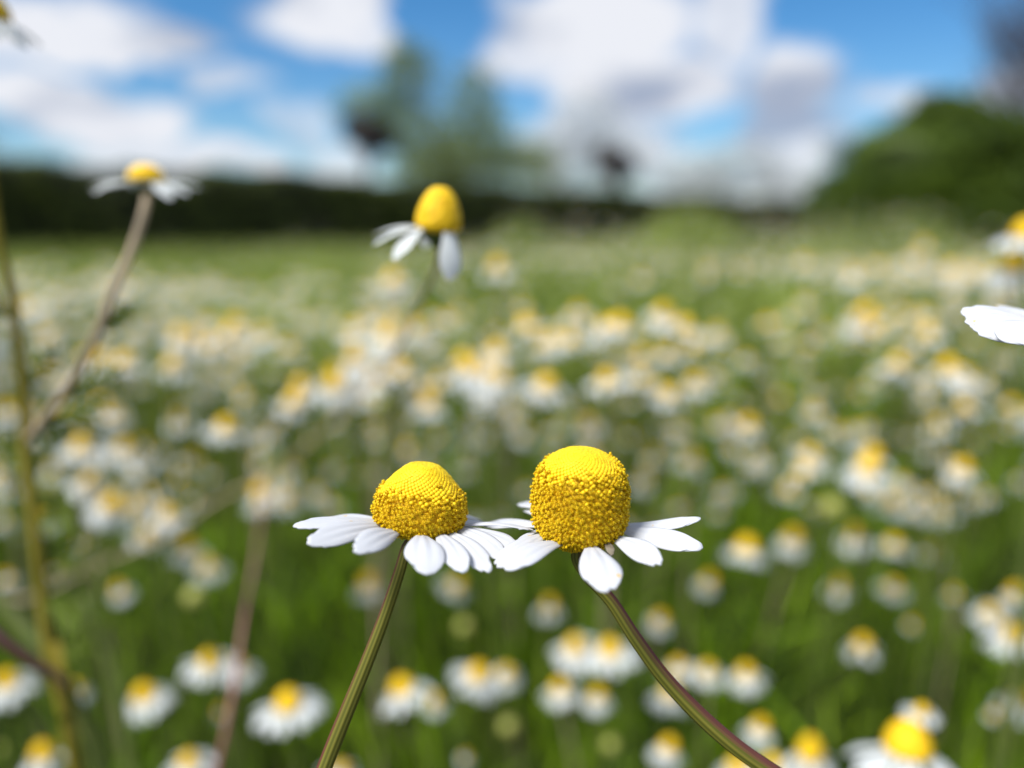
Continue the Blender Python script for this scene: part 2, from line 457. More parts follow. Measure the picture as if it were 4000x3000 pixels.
def bract_cup(R, centre, r0, z0, z1, rs):
    """green scales under the head, narrowing into the stem"""
    mb = MB(); mm = 0.001; seg = 24
    rings = [(r0, z0), (r0 * 0.96, z0 - 0.25), (r0 * 0.75, z0 * .5 + z1 * .5), (rs * 1.25, z1 + 0.15), (rs, z1 - 0.3)]
    V = []; Fc = []
    for (a, z) in rings:
        for k in range(seg):
            ph = 2 * math.pi * k / seg
            aa = a * (1 + 0.05 * math.cos(12 * ph))
            V.append(centre + R @ Vector((aa * math.cos(ph), aa * math.sin(ph), z)) * mm)
    for i in range(len(rings) - 1):
        for k in range(seg):
            Fc.append((i * seg + k, (i + 1) * seg + k, (i + 1) * seg + (k + 1) % seg, i * seg + (k + 1) % seg))
    Fc.append(tuple(range(seg))); Fc.append(tuple((len(rings) - 1) * seg + k for k in range(seg))[::-1])
    mb.add(V, Fc)
    return mb.mesh('bracts', M_BRACT)

def local(me, root):
    """move mesh data from world space to the space of its Empty"""
    me.transform(Matrix.Translation(-root.location)); return me

# ------------------------------------------------------------------ the sharp flowers
K1 = 2212 / 900
def c1(x, y): return 1100 + x / K1, 1700 + y / K1
def c2(x, y): return 1900 + x / K1, 1700 + y / K1
def solve_tip(B, px, py, L, mode):
    u = (at(px, py, 1) - CAM).normalized(); w = B - CAM
    tm = w.dot(u); perp2 = w.length_squared - tm * tm
    h = L * L - perp2
    if h <= 0: return CAM + u * tm
    return CAM + u * (tm - math.sqrt(h) if mode == 'f' else tm + math.sqrt(h))

def sharp_flower(label, cpx, cpy, depth, axis, prof, nflor, open_from, petals, stem_px, stem_r, smat, ring=3.5, ringz=-0.1, seed=1, extra=(), stem_depth=None, base_shift=(0, 0.03), bract=True):
    c = at(cpx, cpy, depth)
    R = frame(axis); mm = 0.001; up = R @ Vector((0, 0, 1))
    low = at(*stem_px[-1], (stem_depth or depth))
    dn = (low - at(*stem_px[-2], (stem_depth or depth))).normalized()
    e = low + dn * 0.012 + Vector((0, 0, -0.006)); e2 = e + dn * 0.008 + Vector((0, 0, -0.03))
    base = Vector((e2.x + dn.x * .01, e2.y, 0))
    root = empty('chamomile_flower', base)
    tag(root, label, 'flower', 'sharp chamomile heads at the front')
    link('disc', local(floret_disc(prof, nflor, c, R, seed, open_from), root), root)
    zb = prof[-1][1]; rb = prof[-1][0]
    link('bracts', local(bract_cup(R, c, rb + 1.15, zb + 0.45, zb - 1.0, 0.62), root), root)
    # stem: from under the head along the traced curve, then straight to the soil
    P = [c + R @ Vector((0, 0, zb - 0.4)) * mm] + [at(x, y, stem_depth or depth) for x, y in stem_px]
    P += [e, e2, base * 0.5 + e2 * 0.5, base]
    pts = smooth_path(P, 90)
    mb = MB(); tube(mb, pts, lambda t: stem_r[0] + (stem_r[1] - stem_r[0]) * min(1, t * 2.2), 36, 9, 0.045)
    me = mb.mesh('stem', smat); tube_uv(me, 36); link('stem', local(me, root), root)
    for i, (bpx, tpx, L, Wd, mode, kw) in enumerate(petals):
        best = None
        for k in range(180):
            th = math.pi * 2 * k / 180
            q = c + R @ Vector((ring * math.cos(th), ring * math.sin(th), ringz)) * mm
            x, y, _ = pix(q)
            if kw.get('side') and kw['side'] * math.sin(th) < 0: continue
            e = (x - bpx[0]) ** 2 + (y - bpx[1]) ** 2
            if best is None or e < best[0]: best = (e, q)
        B = best[1]
        T = solve_tip(B, tpx[0], tpx[1], L * mm, mode)
        Lr = (T - B).length
        kk = {a: b for a, b in kw.items() if a not in ('side', 'mat')}
        V, Q = petal_pts(B, T - B, up, Lr, Wd * mm, seed=seed * 100 + i, nu=18, nv=14, **kk)
        m2 = MB(); m2.add(V, Q)
        me = m2.mesh('petal', kw.get('mat', M_PETAL))
        o = link('petal', local(me, root), root)
        sol = o.modifiers.new('thickness', 'SOLIDIFY'); sol.thickness = 0.00011; sol.offset = -1
        if kw.get('mat'): o['label'] = 'shrivelled brown petal'
    for (th, L, Wd, dz) in extra:                       # petals at the far side of the head
        th = math.radians(th)
        B = c + R @ Vector((ring * math.cos(th), ring * math.sin(th), ringz)) * mm
        d = R @ Vector((math.cos(th), math.sin(th), dz))
        V, Q = petal_pts(B, d, up, L * mm, Wd * mm, seed=seed * 77 + int(th * 9), nu=14, nv=10)
        m2 = MB(); m2.add(V, Q); o = link('petal', local(m2.mesh('petal', M_PETAL), root), root)
        sol = o.modifiers.new('thickness', 'SOLIDIFY'); sol.thickness = 0.00011; sol.offset = -1
    return root

M_SL = stem_mat('olive_stem_purple_left', (0.17, 0.16, 0.025), (0.12, 0.035, 0.028), 0.27, 0.17)
M_SR = stem_mat('olive_stem_purple_right', (0.18, 0.17, 0.026), (0.115, 0.04, 0.03), 0.79, 0.17)

sharp_flower('sharp chamomile with low blunt yellow cone, petals overlapping the flower to its right',
    1636, 2044, FOC, (0.10, 0.11, 1),
    [(0, 5.5), (0.8, 5.5), (1.4, 5.35), (2.05, 4.85), (2.7, 4.1), (3.2, 3.4), (3.7, 2.6), (3.93, 1.7), (3.93, 0.9), (3.75, 0.3), (3.3, -0.2), (2.4, -0.6), (1.2, -0.8)],
    1650, 0.42,
    [(c1(915, 790), c1(420, 805), 6.2, 2.2, 'b', dict(bow=.05)),
     (c1(915, 830), c1(110, 885), 7.9, 2.1, 'f', dict(bow=.05, roll=-.15)),
     (c1(955, 880), c1(240, 1045), 7.9, 2.2, 'f', dict(bow=.06, roll=-.6)),
     (c1(1110, 915), c1(690, 1125), 7.2, 2.2, 'f', dict(bow=.08, roll=-.5)),
     (c1(1350, 945), c1(1385, 1345), 6.9, 3.3, 'f', dict(bow=.10, cup=.06)),
     (c1(1510, 940), c1(1745, 1325), 7.0, 2.3, 'f', dict(bow=.08, roll=.2)),
     (c1(1600, 930), c1(1990, 1325), 7.2, 2.2, 'f', dict(bow=.08, roll=.3)),
     (c1(1690, 912), c1(2165, 1215), 7.2, 2.1, 'f', dict(bow=.09, roll=.3)),
     (c1(1730, 885), c1(2270, 1085), 7.0, 2.4, 'f', dict(bow=.04, roll=.2)),
     (c1(1725, 868), c1(2415, 915), 7.2, 1.5, 'f', dict(bow=.06, roll=-.1)),
     (c1(1750, 830), c1(1990, 880), 5.5, 2.0, 'b', dict(side=1))],
    [(1592, 2130), (1560, 2235), (1505, 2400), (1440, 2570), (1375, 2730), (1310, 2890), (1265, 3005), (1220, 3120), (1180, 3250)],
    (0.00041, 0.00068), M_SL, seed=1, extra=((55, 6.5, 2.2, -.25), (88, 6.5, 2.3, -.28), (118, 6.5, 2.2, -.25)), base_shift=(-0.02, 0.0))
sharp_flower('sharp chamomile with tall egg-shaped yellow dome and curved stem leaving lower right',
    2263, 2060, FOC, (0.0, -0.08, 1),
    [(0, 7.5), (1.1, 7.4), (2.1, 7.0), (3.0, 6.3), (3.6, 5.4), (3.95, 4.3), (4.12, 3.0), (4.12, 1.7), (4.0, 0.7), (3.6, -0.1), (2.8, -0.7), (1.4, -1.0)],
    2050, 0.30,
    [(c2(430, 845), c2(-15, 868), 6.4, 2.3, 'b', dict(bow=.05)),
     (c2(520, 800), c2(396, 742), 7.0, 1.7, 'b', dict(side=1)),
     (c2(440, 930), c2(300, 1018), 3.4, 0.5, 'f', dict(bow=.02)),
     (c2(520, 990), c2(95, 1275), 7.0, 2.1, 'f', dict(bow=.06, roll=-.2)),
     (c2(700, 1045), c2(185, 1300), 7.3, 2.1, 'f', dict(bow=.10, roll=-.25)),
     (c2(1000, 1065), c2(1160, 1515), 7.0, 3.4, 'f', dict(bow=.08, cup=.06)),
     (c2(1240, 1005), c2(1680, 1250), 7.0, 2.2, 'f', dict(bow=.08, notch=.10, roll=.35)),
     (c2(1335, 900), c2(2080, 1085), 7.7, 2.1, 'f', dict(bow=.03, roll=.5)),
     (c2(1360, 805), c2(2060, 805), 7.3, 1.7, 'b', dict(bow=-.03, roll=.1)),
     (c2(1150, 1020), c2(1205, 1160), 2.6, 0.7, 'f', dict(mat=M_DRY))],
    [(2252, 2180), (2300, 2255), (2385, 2345), (2480, 2490), (2590, 2640), (2720, 2780), (2860, 2905), (3000, 3005), (3140, 3092), (3260, 3170)],
    (0.00044, 0.00074), M_SR, seed=2, extra=((62, 6.3, 2.0, -.2), (95, 6.3, 2.2, -.25), (125, 6.0, 2.0, -.2)), base_shift=(0.01, 0.0))
# the flower whose petals reach in from the right edge
pe = [((4085, 1285), (3752, 1222), 7.6, 3.6, 'f', dict(bow=.05, notch=.03, roll=-.55)),
      ((4090, 1300), (3768, 1262), 7.6, 3.8, 'f', dict(bow=.05, notch=.03, roll=-.7)),
      ((4095, 1310), (3800, 1290), 7.4, 3.6, 'f', dict(bow=.05, notch=.03, roll=-.7)),
      ((4110, 1320), (3900, 1325), 7.0, 3.4, 'f', dict(bow=.06, roll=-.6)),
      ((4090, 1270), (3900, 1195), 7.2, 2.6, 'b', dict(bow=.04)),
      ((4180, 1330), (4080, 1400), 7.0, 2.8, 'f', {}), ((4300, 1330), (4360, 1400), 7.0, 2.8, 'f', {}),
      ((4380, 1290), (4600, 1310), 7.0, 2.8, 'f', {})]
sharp_flower('sharp white petals reaching in at the right edge, their flower mostly outside the frame',
    4235, 1265, FOC, (0.05, 0.05, 1),
    [(0, 4.6), (0.9, 4.5), (1.9, 3.9), (2.8, 2.9), (3.4, 1.7), (3.5, 0.6), (3.2, -0.3), (2.4, -1.1), (1.2, -1.6)],
    700, 0.4, pe, [(4240, 1420), (4270, 1800), (4330, 2300), (4380, 2700)], (0.0005, 0.0008), M_SL, seed=3, ring=2.9, ringz=-.5,
    extra=((60, 6.5, 2.3, -.2), (110, 6.5, 2.3, -.2)), base_shift=(0.01, 0.0))

# ------------------------------------------------------------------ ground
gm, gnt, gout = mat_base('soil'); N, L = gnt.nodes, gnt.links
gp = N.new('ShaderNodeBsdfPrincipled'); gp.inputs['Roughness'].default_value = 0.95
gt = N.new('ShaderNodeTexCoord'); gn = N.new('ShaderNodeTexNoise'); gn.inputs['Scale'].default_value = 5; gn.inputs['Detail'].default_value = 8
L.new(gt.outputs['Object'], gn.inputs['Vector'])
gr = N.new('ShaderNodeValToRGB'); L.new(gn.outputs[0], gr.inputs[0])
gr.color_ramp.elements[0].position = 0.35; gr.color_ramp.elements[0].color = (0.020, 0.022, 0.008, 1)
gr.color_ramp.elements[1].position = 0.7; gr.color_ramp.elements[1].color = (0.055, 0.048, 0.025, 1)
L.new(gr.outputs[0], gp.inputs['Base Color']); L.new(gp.outputs[0], gout.inputs[0])
xs = np.concatenate([np.linspace(-600, -30, 12), np.linspace(-28, 28, 57), np.linspace(30, 600, 12)])
ys = np.concatenate([np.linspace(-300, -5, 10), np.linspace(-4, 40, 45), np.linspace(45, 800, 16)])
XX, YY = np.meshgrid(xs, ys, indexing='ij')
ZZ = 0.012 * np.sin(XX * 1.7) * np.cos(YY * 1.3) - 0.012
nx, ny = XX.shape
I = np.arange(nx * ny).reshape(nx, ny)
Qg = np.stack([I[:-1, :-1], I[1:, :-1], I[1:, 1:], I[:-1, 1:]], -1).reshape(-1, 4)
tag(link('ground', np_mesh('ground', np.stack([XX, YY, ZZ], -1).reshape(-1, 3), Qg, gm, smooth=True)), 'dark soil under the chamomile field', None, None, 'structure')

# ------------------------------------------------------------------ blurred flowers: variants of the head
def low_disc(r, h, seed):
    mb = MB(); mm = 0.001
    P = [(0, h), (r * .35, h * .96), (r * .68, h * .74), (r * .92, h * .40), (r, h * .08), (r * .9, -h * .12), (r * .5, -h * .22)]
    pr = disc_profile(P, 14); seg = 20; V = []; Fc = []
    for (a, z) in pr:
        for k in range(seg):
            ph = 2 * math.pi * k / seg; V.append(Vector((a * math.cos(ph), a * math.sin(ph), z)) * mm)
    for i in range(len(pr) - 1):
        for k in range(seg): Fc.append((i * seg + k, (i + 1) * seg + k, (i + 1) * seg + (k + 1) % seg, i * seg + (k + 1) % seg))
    Fc.append(tuple((len(pr) - 1) * seg + k for k in range(seg))[::-1])
    mb.add(V, Fc); return mb.mesh('disc', M_DISC)
def low_petals(n, r, L, Wd, droop, seed, gap=()):
    rr = random.Random(seed); mb = MB(); mm = 0.001
    for k in range(n):
        if k in gap: continue
        th = 2 * math.pi * (k + rr.uniform(-.2, .2)) / n
        dr = droop + rr.gauss(0, 0.13)
        B = Vector((r * math.cos(th), r * math.sin(th), -0.4)) * mm
        d = Vector((math.cos(th) * math.cos(dr), math.sin(th) * math.cos(dr), -math.sin(dr)))
        V, Q = petal_pts(B, d, Vector((0, 0, 1)), L * rr.uniform(.88, 1.08) * mm, Wd * mm, seed=seed * 50 + k, nu=6, nv=4, bow=.10, curl=.05)
        mb.add(V, Q)
    return mb.mesh('ray_petals', M_PETALF)
def low_bracts():
    return bract_cup(Matrix.Identity(3), Vector((0, 0, 0)), 2.4, -0.9, -2.2, 0.6)
BR = low_bracts()
VAR = {}
for key, (n, r, L, Wd, dr, dh) in {
        'flat': (15, 3.0, 7.6, 2.9, 0.18, 3.6), 'low': (15, 3.2, 7.4, 3.0, 0.34, 4.6), 'droop': (14, 3.3, 7.2, 3.0, 0.60, 5.0),
        'skirt': (14, 3.3, 7.2, 3.1, 0.88, 5.4), 'tall': (13, 3.4, 7.0, 2.9, 0.75, 7.0), 'sparse': (14, 3.2, 7.2, 2.7, 0.6, 5.0)}.items():
    gap = (2, 3, 8, 11) if key == 'sparse' else ()
    VAR[key] = [(low_petals(n, r, L, Wd, dr, 10 + s, gap), low_disc(r + 0.55, dh, s), (r + L * math.cos(dr)) * 2) for s in range(3)]
# a flower bud: scaly green cup closing on yellow-green tips
def bud_mesh():
    mb = MB(); mm = 0.001; seg = 18; V = []; Fc = []
    pr = disc_profile([(0, 4.6), (1.2, 4.4), (2.4, 3.4), (2.9, 1.8), (2.5, 0.2), (1.3, -0.9), (0.5, -1.3)], 16)
    for i, (a, z) in enumerate(pr):
        for k in range(seg):
            ph = 2 * math.pi * k / seg; aa = a * (1 + 0.06 * math.cos(9 * ph + i))
            V.append(Vector((aa * math.cos(ph), aa * math.sin(ph), z)) * mm)
    for i in range(len(pr) - 1):
        for k in range(seg): Fc.append((i * seg + k, (i + 1) * seg + k, (i + 1) * seg + (k + 1) % seg, i * seg + (k + 1) % seg))
    Fc.append(tuple((len(pr) - 1) * seg + k for k in range(seg))[::-1])
    mb.add(V, Fc); return mb.mesh('bud_head', M_BUD)
BUD = bud_mesh()

def stem_to_ground(p, up, root, mat, r0=0.0005, r1=0.0008, lean=0.05, seedr=rnd):
    a = p - up * 0.003
    base = root.location
    P = [p - up * 0.0015, a - up * 0.012, a * 0.6 + base * 0.4 + Vector((seedr.uniform(-.01, .01), seedr.uniform(-.01, .01), 0)), base]
    mb = MB(); tube(mb, smooth_path(P, 8), lambda t: r0 + (r1 - r0) * t, 6)
    me = mb.mesh('stem', mat)
    return link('stem', local(me, root), root)
FLOWER_PX = []; FLOWER_D = []
def blurred(x, y, D, var, label, size=1.0, tilt=None, group=None, mat=None, split=False, cat='flower', rnd=rnd):
    p = at(x, y, D)
    if p.z < 0.05: p = p + (CAM - p) * ((0.05 - p.z) / (CAM.z - p.z))
    tl = tilt if tilt is not None else (rnd.gauss(0, .20), rnd.gauss(-.03, .14))
    up = Vector((tl[0], tl[1], 1)).normalized()
    base = Vector((p.x - tl[0] * 0.15 + rnd.gauss(0, .012), p.y - tl[1] * 0.15 + rnd.uniform(0, .03), 0))
    is_bud = var == 'bud'
    root = empty('chamomile_bud' if is_bud else 'chamomile_flower', base)
    tag(root, label, 'flower bud' if is_bud else 'flower', group or 'blurred chamomiles of the field')
    rot = Matrix.Translation(p - base) @ (frame(up) @ Matrix.Rotation(rnd.uniform(0, 6.28), 3, 'Z')).to_4x4() @ Matrix.Scale(size, 4)
    if is_bud: parts = [('bud_head', BUD)]
    else:
        v = VAR[var][rnd.randrange(3)]
        parts = [('ray_petals', v[0]), ('disc', v[1]), ('bracts', BR)]
    for nm, me in parts:
        o = link(nm, me, root); o.matrix_local = rot
    stem_to_ground(p, up, root, mat or (M_STEMG if rnd.random() < .9 else M_STEMB), 0.0005, 0.0009, seedr=rnd)
    FLOWER_PX.append((x, y)); FLOWER_D.append((x, y, D))
    return root
INF = 125.0
def depth_for(Wpx, var, size):
    real = VAR[var][0][2] * 0.001 * size if var != 'bud' else 0.006 * size
    D = 0.3
    for _ in range(40):
        true = max(12.0, Wpx - 0.75 * INF * (1 - FOC / D))
        D = 0.5 * D + 0.5 * real * F / true
    return D
FLOWERS = [
 # x, y of the disc; width; head; size; label
 (170, 2925, 265, 'sparse', 1, 'chamomile with bright yellow dome cut by the bottom edge, left of the thick olive stem'),
 (8, 2930, 100, 'bud', 1, 'yellow-green bud in the bottom left corner'),
 (30, 2640, 290, 'low', 1, 'white chamomile cut by the left edge, under the pink stem'),
 (300, 2680, 170, 'skirt', .9, 'small white chamomile with petals hanging, just right of the thick olive stem'),
 (570, 2695, 270, 'droop', 1, 'chamomile tilted to the left between the olive stem and the large vertical-disc flower'),
 (825, 2560, 290, 'low', 1, 'left chamomile of the touching pair crossed by the pink-brown vertical stem'),
 (925, 2585, 250, 'low', 1, 'right chamomile of the touching pair, its orange disc on the pink-brown vertical stem'),
 (1130, 2720, 350, 'low', 1.05, 'largest round white chamomile at lower left, facing up with a long yellow disc'),
 (740, 2955, 270, 'low', 1, 'chamomile rising from the bottom edge left of the large round white one'),
 (860, 2770, 130, 'skirt', .8, 'faint pale chamomile behind the pink-brown vertical stem'),
 (1575, 2665, 310, 'low', 1, 'white chamomile with orange-yellow dome just right of the straight sharp stem'),
 (1700, 2725, 170, 'tall', .9, 'yellow dome half hidden behind the white flower beside the straight stem'),
 (1865, 2610, 290, 'low', 1, 'left and nearer chamomile of the white pair midway between the two sharp stems'),
 (1978, 2612, 200, 'droop', 1, 'right and farther chamomile of the white pair midway between the two sharp stems'),
 (1335, 2990, 220, 'low', 1, 'yellow dome just showing over the bottom edge right of the straight sharp stem'),
 (1985, 2850, 135, 'bud', 1.1, 'pale yellow-green bud below the pair between the two sharp stems'),
 (1820, 2945, 110, 'skirt', .7, 'small faded greyish chamomile by the bottom edge between the sharp stems'),
 (2145, 2350, 180, 'skirt', 1, 'small cream chamomile left of the top of the curved sharp stem'),
 (2250, 2505, 260, 'droop', 1, 'left chamomile of the white pair touching the curved sharp stem'),
 (2385, 2515, 300, 'low', 1, 'right chamomile of the pair, its petals passing behind the curved sharp stem'),
 (2580, 2405, 170, 'skirt', 1, 'cream chamomile just right of the curved sharp stem, highest there'),
 (2190, 2670, 220, 'droop', 1, 'white chamomile with orange top below the pair left of the curved stem'),
 (2335, 2700, 190, 'skirt', .9, 'dull cream chamomile touching the right side of an orange-topped one'),
 (2620, 2690, 230, 'droop', 1, 'white chamomile whose disc is half covered by the curved sharp stem'),
 (2650, 2585, 210, 'low', 1, 'first of three chamomiles in a row, right against the curved stem'),
 (2765, 2600, 200, 'droop', 1, 'middle chamomile of the row of three right of the curved stem'),
 (2915, 2610, 220, 'droop', 1, 'last chamomile of the row of three, farthest from the curved stem'),
 (2385, 2925, 130, 'bud', 1.2, 'tall yellow-green bud at the bottom edge left of the curved stem'),
 (2610, 2905, 200, 'skirt', 1, 'cream chamomile at the bottom edge just left of the curved stem'),
 (2970, 2825, 190, 'skirt', 1, 'cream chamomile just above and right of the lower end of the curved stem'),
 (2885, 2975, 290, 'low', 1, 'white and yellow chamomile cut by the bottom edge and by the curved stem'),
 (3165, 2925, 270, 'tall', 1, 'chamomile with tall orange-yellow dome at the bottom edge right of the curved stem'),
 (3020, 2965, 230, 'droop', 1, 'orange disc at the bottom edge where the curved stem leaves the frame'),
 (3545, 2880, 480, 'droop', 1.2, 'largest chamomile at lower right, wide yellow dome with a smaller flower over it'),
 (3600, 2760, 205, 'low', .42, 'small white chamomile covering the top of the largest dome at lower right'),
 (3965, 2455, 300, 'low', 1, 'clear white chamomile with hanging petals at the right edge, lowest of its cluster'),
 (3870, 2375, 210, 'droop', 1, 'white chamomile just above and left of the clear one at the right edge'),
 (3965, 2305, 190, 'skirt', 1, 'pale chamomile highest in the cluster at the right edge'),
 (3995, 2715, 260, 'droop', 1, 'white chamomile cut by the right edge above the bottom corner'),
 (3880, 2780, 120, 'tall', .7, 'small dull yellow head left of the flower cut by the right edge'),
 (3370, 2500, 220, 'sparse', .9, 'ragged yellow-green chamomile leaning right above the largest lower right dome'),
 (3270, 2270, 190, 'skirt', 1, 'round white ball-like chamomile, left of two side by side in the right half'),
 (3490, 2275, 210, 'low', 1, 'white chamomile, right of two side by side in the right half'),
 (3560, 2430, 110, 'tall', .8, 'dull olive-yellow head under the right one of two side by side chamomiles'),
 (3730, 2305, 160, 'sparse', .9, 'faint cream chamomile left of the cluster at the right edge'),
 (3670, 1975, 220, 'low', 1, 'lone white chamomile with flat orange top in the green at middle right'),
 (3640, 2140, 180, 'sparse', .9, 'dim cream chamomile straight below the lone white one at middle right'),
 (3255, 2005, 150, 'bud', 1.2, 'dim green bud in the green gap right of the sharp petals'),
 (2770, 2255, 180, 'skirt', 1, 'pale pinkish chamomile below the right sharp petals'),
 (1785, 2265, 220, 'low', 1, 'cream chamomile directly below the overlapping petals of the two sharp flowers'),
 (1440, 2265, 200, 'skirt', 1, 'greenish white chamomile left of the straight sharp stem under the petals'),
 (1810, 2460, 130, 'bud', 1, 'dim green bud above the white pair between the two sharp stems'),
 (765, 2350, 140, 'bud', 1, 'pale green bud above the touching pair at lower left'),
 (470, 2290, 165, 'skirt', .9, 'slanting white chamomile seen from the side left of the vertical pink-brown stem'),
 (220, 2220, 120, 'sparse', .8, 'small yellow and white chamomile touching the thick olive stem above the pink stem'),
 (25, 2245, 170, 'droop', 1, 'white chamomile cut by the left edge above the pink stem'),
 (735, 2120, 230, 'droop', 1, 'upper left chamomile of the slanting cream pair left of the sharp flowers'),
 (815, 2195, 220, 'droop', 1, 'lower right chamomile of the slanting cream pair left of the sharp flowers'),
 (530, 1970, 235, 'droop', 1, 'large cream chamomile lying against the long brown stem left of the sharp flowers'),
 (175, 2015, 190, 'droop', .9, 'chamomile with orange disc just right of the thick olive stem'),
 (75, 2065, 120, 'skirt', .8, 'round pale chamomile just left of the thick olive stem'),
 (320, 2110, 140, 'skirt', .9, 'small white chamomile between the orange-disced one and the long brown stem'),
 (440, 1920, 130, 'sparse', .9, 'pale chamomile just above the large cream one on the long brown stem'),
 (200, 1915, 130, 'bud', 1, 'dim green bud above the orange-disced flower by the olive stem'),
 (320, 1725, 265, 'low', 1, 'bright white chamomile with orange disc, clearest one at middle left'),
 (125, 1790, 100, 'tall', .8, 'small yellow head right against the thick olive stem'),
 (25, 1590, 190, 'skirt', 1, 'white chamomile cut by the left edge at half height'),
 (885, 1645, 270, 'low', 1, 'wide bright white chamomile in the crowd left of the long brown stem'),
 (755, 1780, 200, 'droop', 1, 'cream chamomile under the wide bright one left of the long brown stem'),
 (560, 1725, 160, 'sparse', 1, 'cream chamomile right of the bright orange-disced one at middle left'),
 (490, 1620, 150, 'sparse', 1, 'pale chamomile up and right of the bright orange-disced one at middle left'),
 (690, 1580, 160, 'sparse', 1, 'pale yellow chamomile up and left of the wide bright one'),
 (600, 1525, 130, 'tall', .9, 'yellow head on the rim of the green gap at middle left'),
 (765, 1930, 160, 'sparse', 1, 'dull yellow chamomile above the slanting cream pair'),
 (1015, 1790, 150, 'skirt', 1, 'white chamomile just left of the long brown stem above its bend'),
 (1120, 1935, 210, 'droop', 1, 'cream chamomile left of the low blunt sharp cone'),
 (1145, 1555, 240, 'droop', 1, 'cream chamomile with orange disc crossed by the upper part of the long brown stem'),
 (1195, 1420, 150, 'tall', 1, 'yellow-topped chamomile at the upper left of a white one on the brown stem'),
 (1245, 1475, 130, 'skirt', 1, 'white puff touching the yellow-topped flower left of the long brown stem'),
 (1460, 1430, 230, 'low', 1, 'white chamomile with brownish disc where the long brown stem passes behind it'),
 (1490, 1590, 130, 'bud', 1, 'dim cream bud right of the long brown stem'),
 (1680, 1560, 235, 'droop', 1, 'white chamomile with golden disc above the low blunt sharp cone'),
 (1880, 1590, 140, 'sparse', 1, 'faint cream chamomile above and between the two sharp heads'),
 (1220, 1690, 150, 'sparse', 1, 'pale chamomile right of the long brown stem, left of the sharp cone'),
 (1350, 1715, 150, 'sparse', 1, 'greenish pale chamomile up and left of the low sharp cone'),
 (1590, 1745, 170, 'skirt', 1, 'cream chamomile just over the top of the low sharp cone'),
 (1375, 1840, 140, 'tall', 1, 'dull yellow head left of the low sharp cone'),
 (1945, 1920, 130, 'sparse', .9, 'dim cream chamomile in the gap between the two sharp domes'),
 (1890, 1385, 230, 'low', 1, 'chamomile with a white crown and a split golden disc at the picture centre'),
 (1935, 1295, 150, 'skirt', 1, 'white puff just above the split golden disc at the picture centre'),
 (2262, 1405, 110, 'tall', 1, 'round golden head without visible petals above the egg-shaped sharp dome'),
 (2095, 1335, 160, 'droop', 1, 'cream chamomile left of the round golden head'),
 (2590, 1205, 230, 'droop', 1, 'large white chamomile alone on the far side, up and right of the round golden head'),
 (2470, 1270, 170, 'sparse', 1, 'greenish white chamomile touching the large far one on its left'),
 (2715, 1475, 225, 'droop', 1, 'white chamomile with olive-gold top alone by the dark green patch'),
 (2220, 1245, 160, 'skirt', 1, 'pale chamomile above the round golden head'),
 (2405, 1320, 150, 'sparse', 1, 'brownish cream chamomile right of the round golden head'),
 (2300, 1640, 220, 'droop', 1, 'white chamomile with orange disc standing over the egg-shaped sharp dome'),
 (2300, 1750, 190, 'droop', 1, 'white chamomile touching the top of the egg-shaped sharp dome from behind'),
 (2555, 1765, 190, 'droop', 1, 'chamomile with olive-gold disc just right of the egg-shaped dome top'),
 (2705, 1780, 220, 'droop', 1, 'white chamomile with orange disc, right of two by the egg-shaped dome'),
 (2050, 1680, 170, 'skirt', 1, 'white chamomile just left of the egg-shaped dome top'),
 (2465, 1690, 140, 'skirt', 1, 'bluish white puff right of the flower standing over the egg-shaped dome'),
 (2510, 1860, 180, 'skirt', 1, 'pale chamomile touching the right flank of the egg-shaped dome'),
 (2920, 1640, 250, 'low', 1, 'first and widest chamomile of the white row in the right half'),
 (3110, 1700, 150, 'skirt', 1, 'low white chamomile second in the white row in the right half'),
 (3265, 1665, 210, 'droop', 1, 'gold-topped chamomile third in the white row in the right half'),
 (3405, 1755, 260, 'low', 1, 'bright white chamomile with orange disc ending the row, lowest of it'),
 (3470, 1670, 130, 'sparse', 1, 'cream chamomile over the orange-disced one that ends the row'),
 (3660, 1640, 210, 'droop', 1, 'white chamomile with golden cap separate and right of the white row'),
 (3800, 1700, 150, 'sparse', 1, 'dim yellow chamomile right of the golden-capped one'),
 (3710, 1790, 140, 'skirt', .9, 'dim cream chamomile under the golden-capped one'),
 (3970, 1630, 150, 'sparse', 1, 'pale chamomile at the right edge below the sharp white petals'),
 (3360, 1520, 170, 'sparse', 1, 'dull cream chamomile alone over the white row in the right half'),
 (3050, 1540, 160, 'sparse', 1, 'greenish white chamomile over the start of the white row'),
 (760, 1295, 210, 'low', 1, 'left flower of the bright yellow-white trio below the hedge'),
 (865, 1310, 210, 'low', 1, 'middle flower of the bright yellow-white trio, its disc most orange'),
 (945, 1365, 200, 'droop', 1, 'right flower of the bright yellow-white trio'),
 (230, 1370, 170, 'droop', 1, 'cream chamomile left of the slanting tan stem below the hedge'),
 (1335, 1265, 170, 'droop', 1, 'first flower of the pale row below the tall drooping one'),
 (1450, 1240, 180, 'droop', 1, 'second flower of the pale row below the tall drooping one'),
 (1560, 1235, 180, 'droop', 1, 'third flower of the pale row, touching the long brown stem'),
 (1685, 1230, 150, 'skirt', 1, 'last flower of the pale row, right of the long brown stem'),
 (3565, 1000, 170, 'droop', 1, 'chamomile with orange disc standing out under the green bush'),
 (3610, 955, 160, 'tall', 1, 'golden head just above the orange disc under the green bush'),
 (3140, 1010, 190, 'low', 1, 'cream chamomile at the left foot of the green bush'),
 (3430, 1030, 190, 'low', 1, 'white chamomile left of the orange disc under the green bush'),
 (3890, 1070, 190, 'droop', 1, 'whitish chamomile left of the two yellow heads at the right edge'),
]
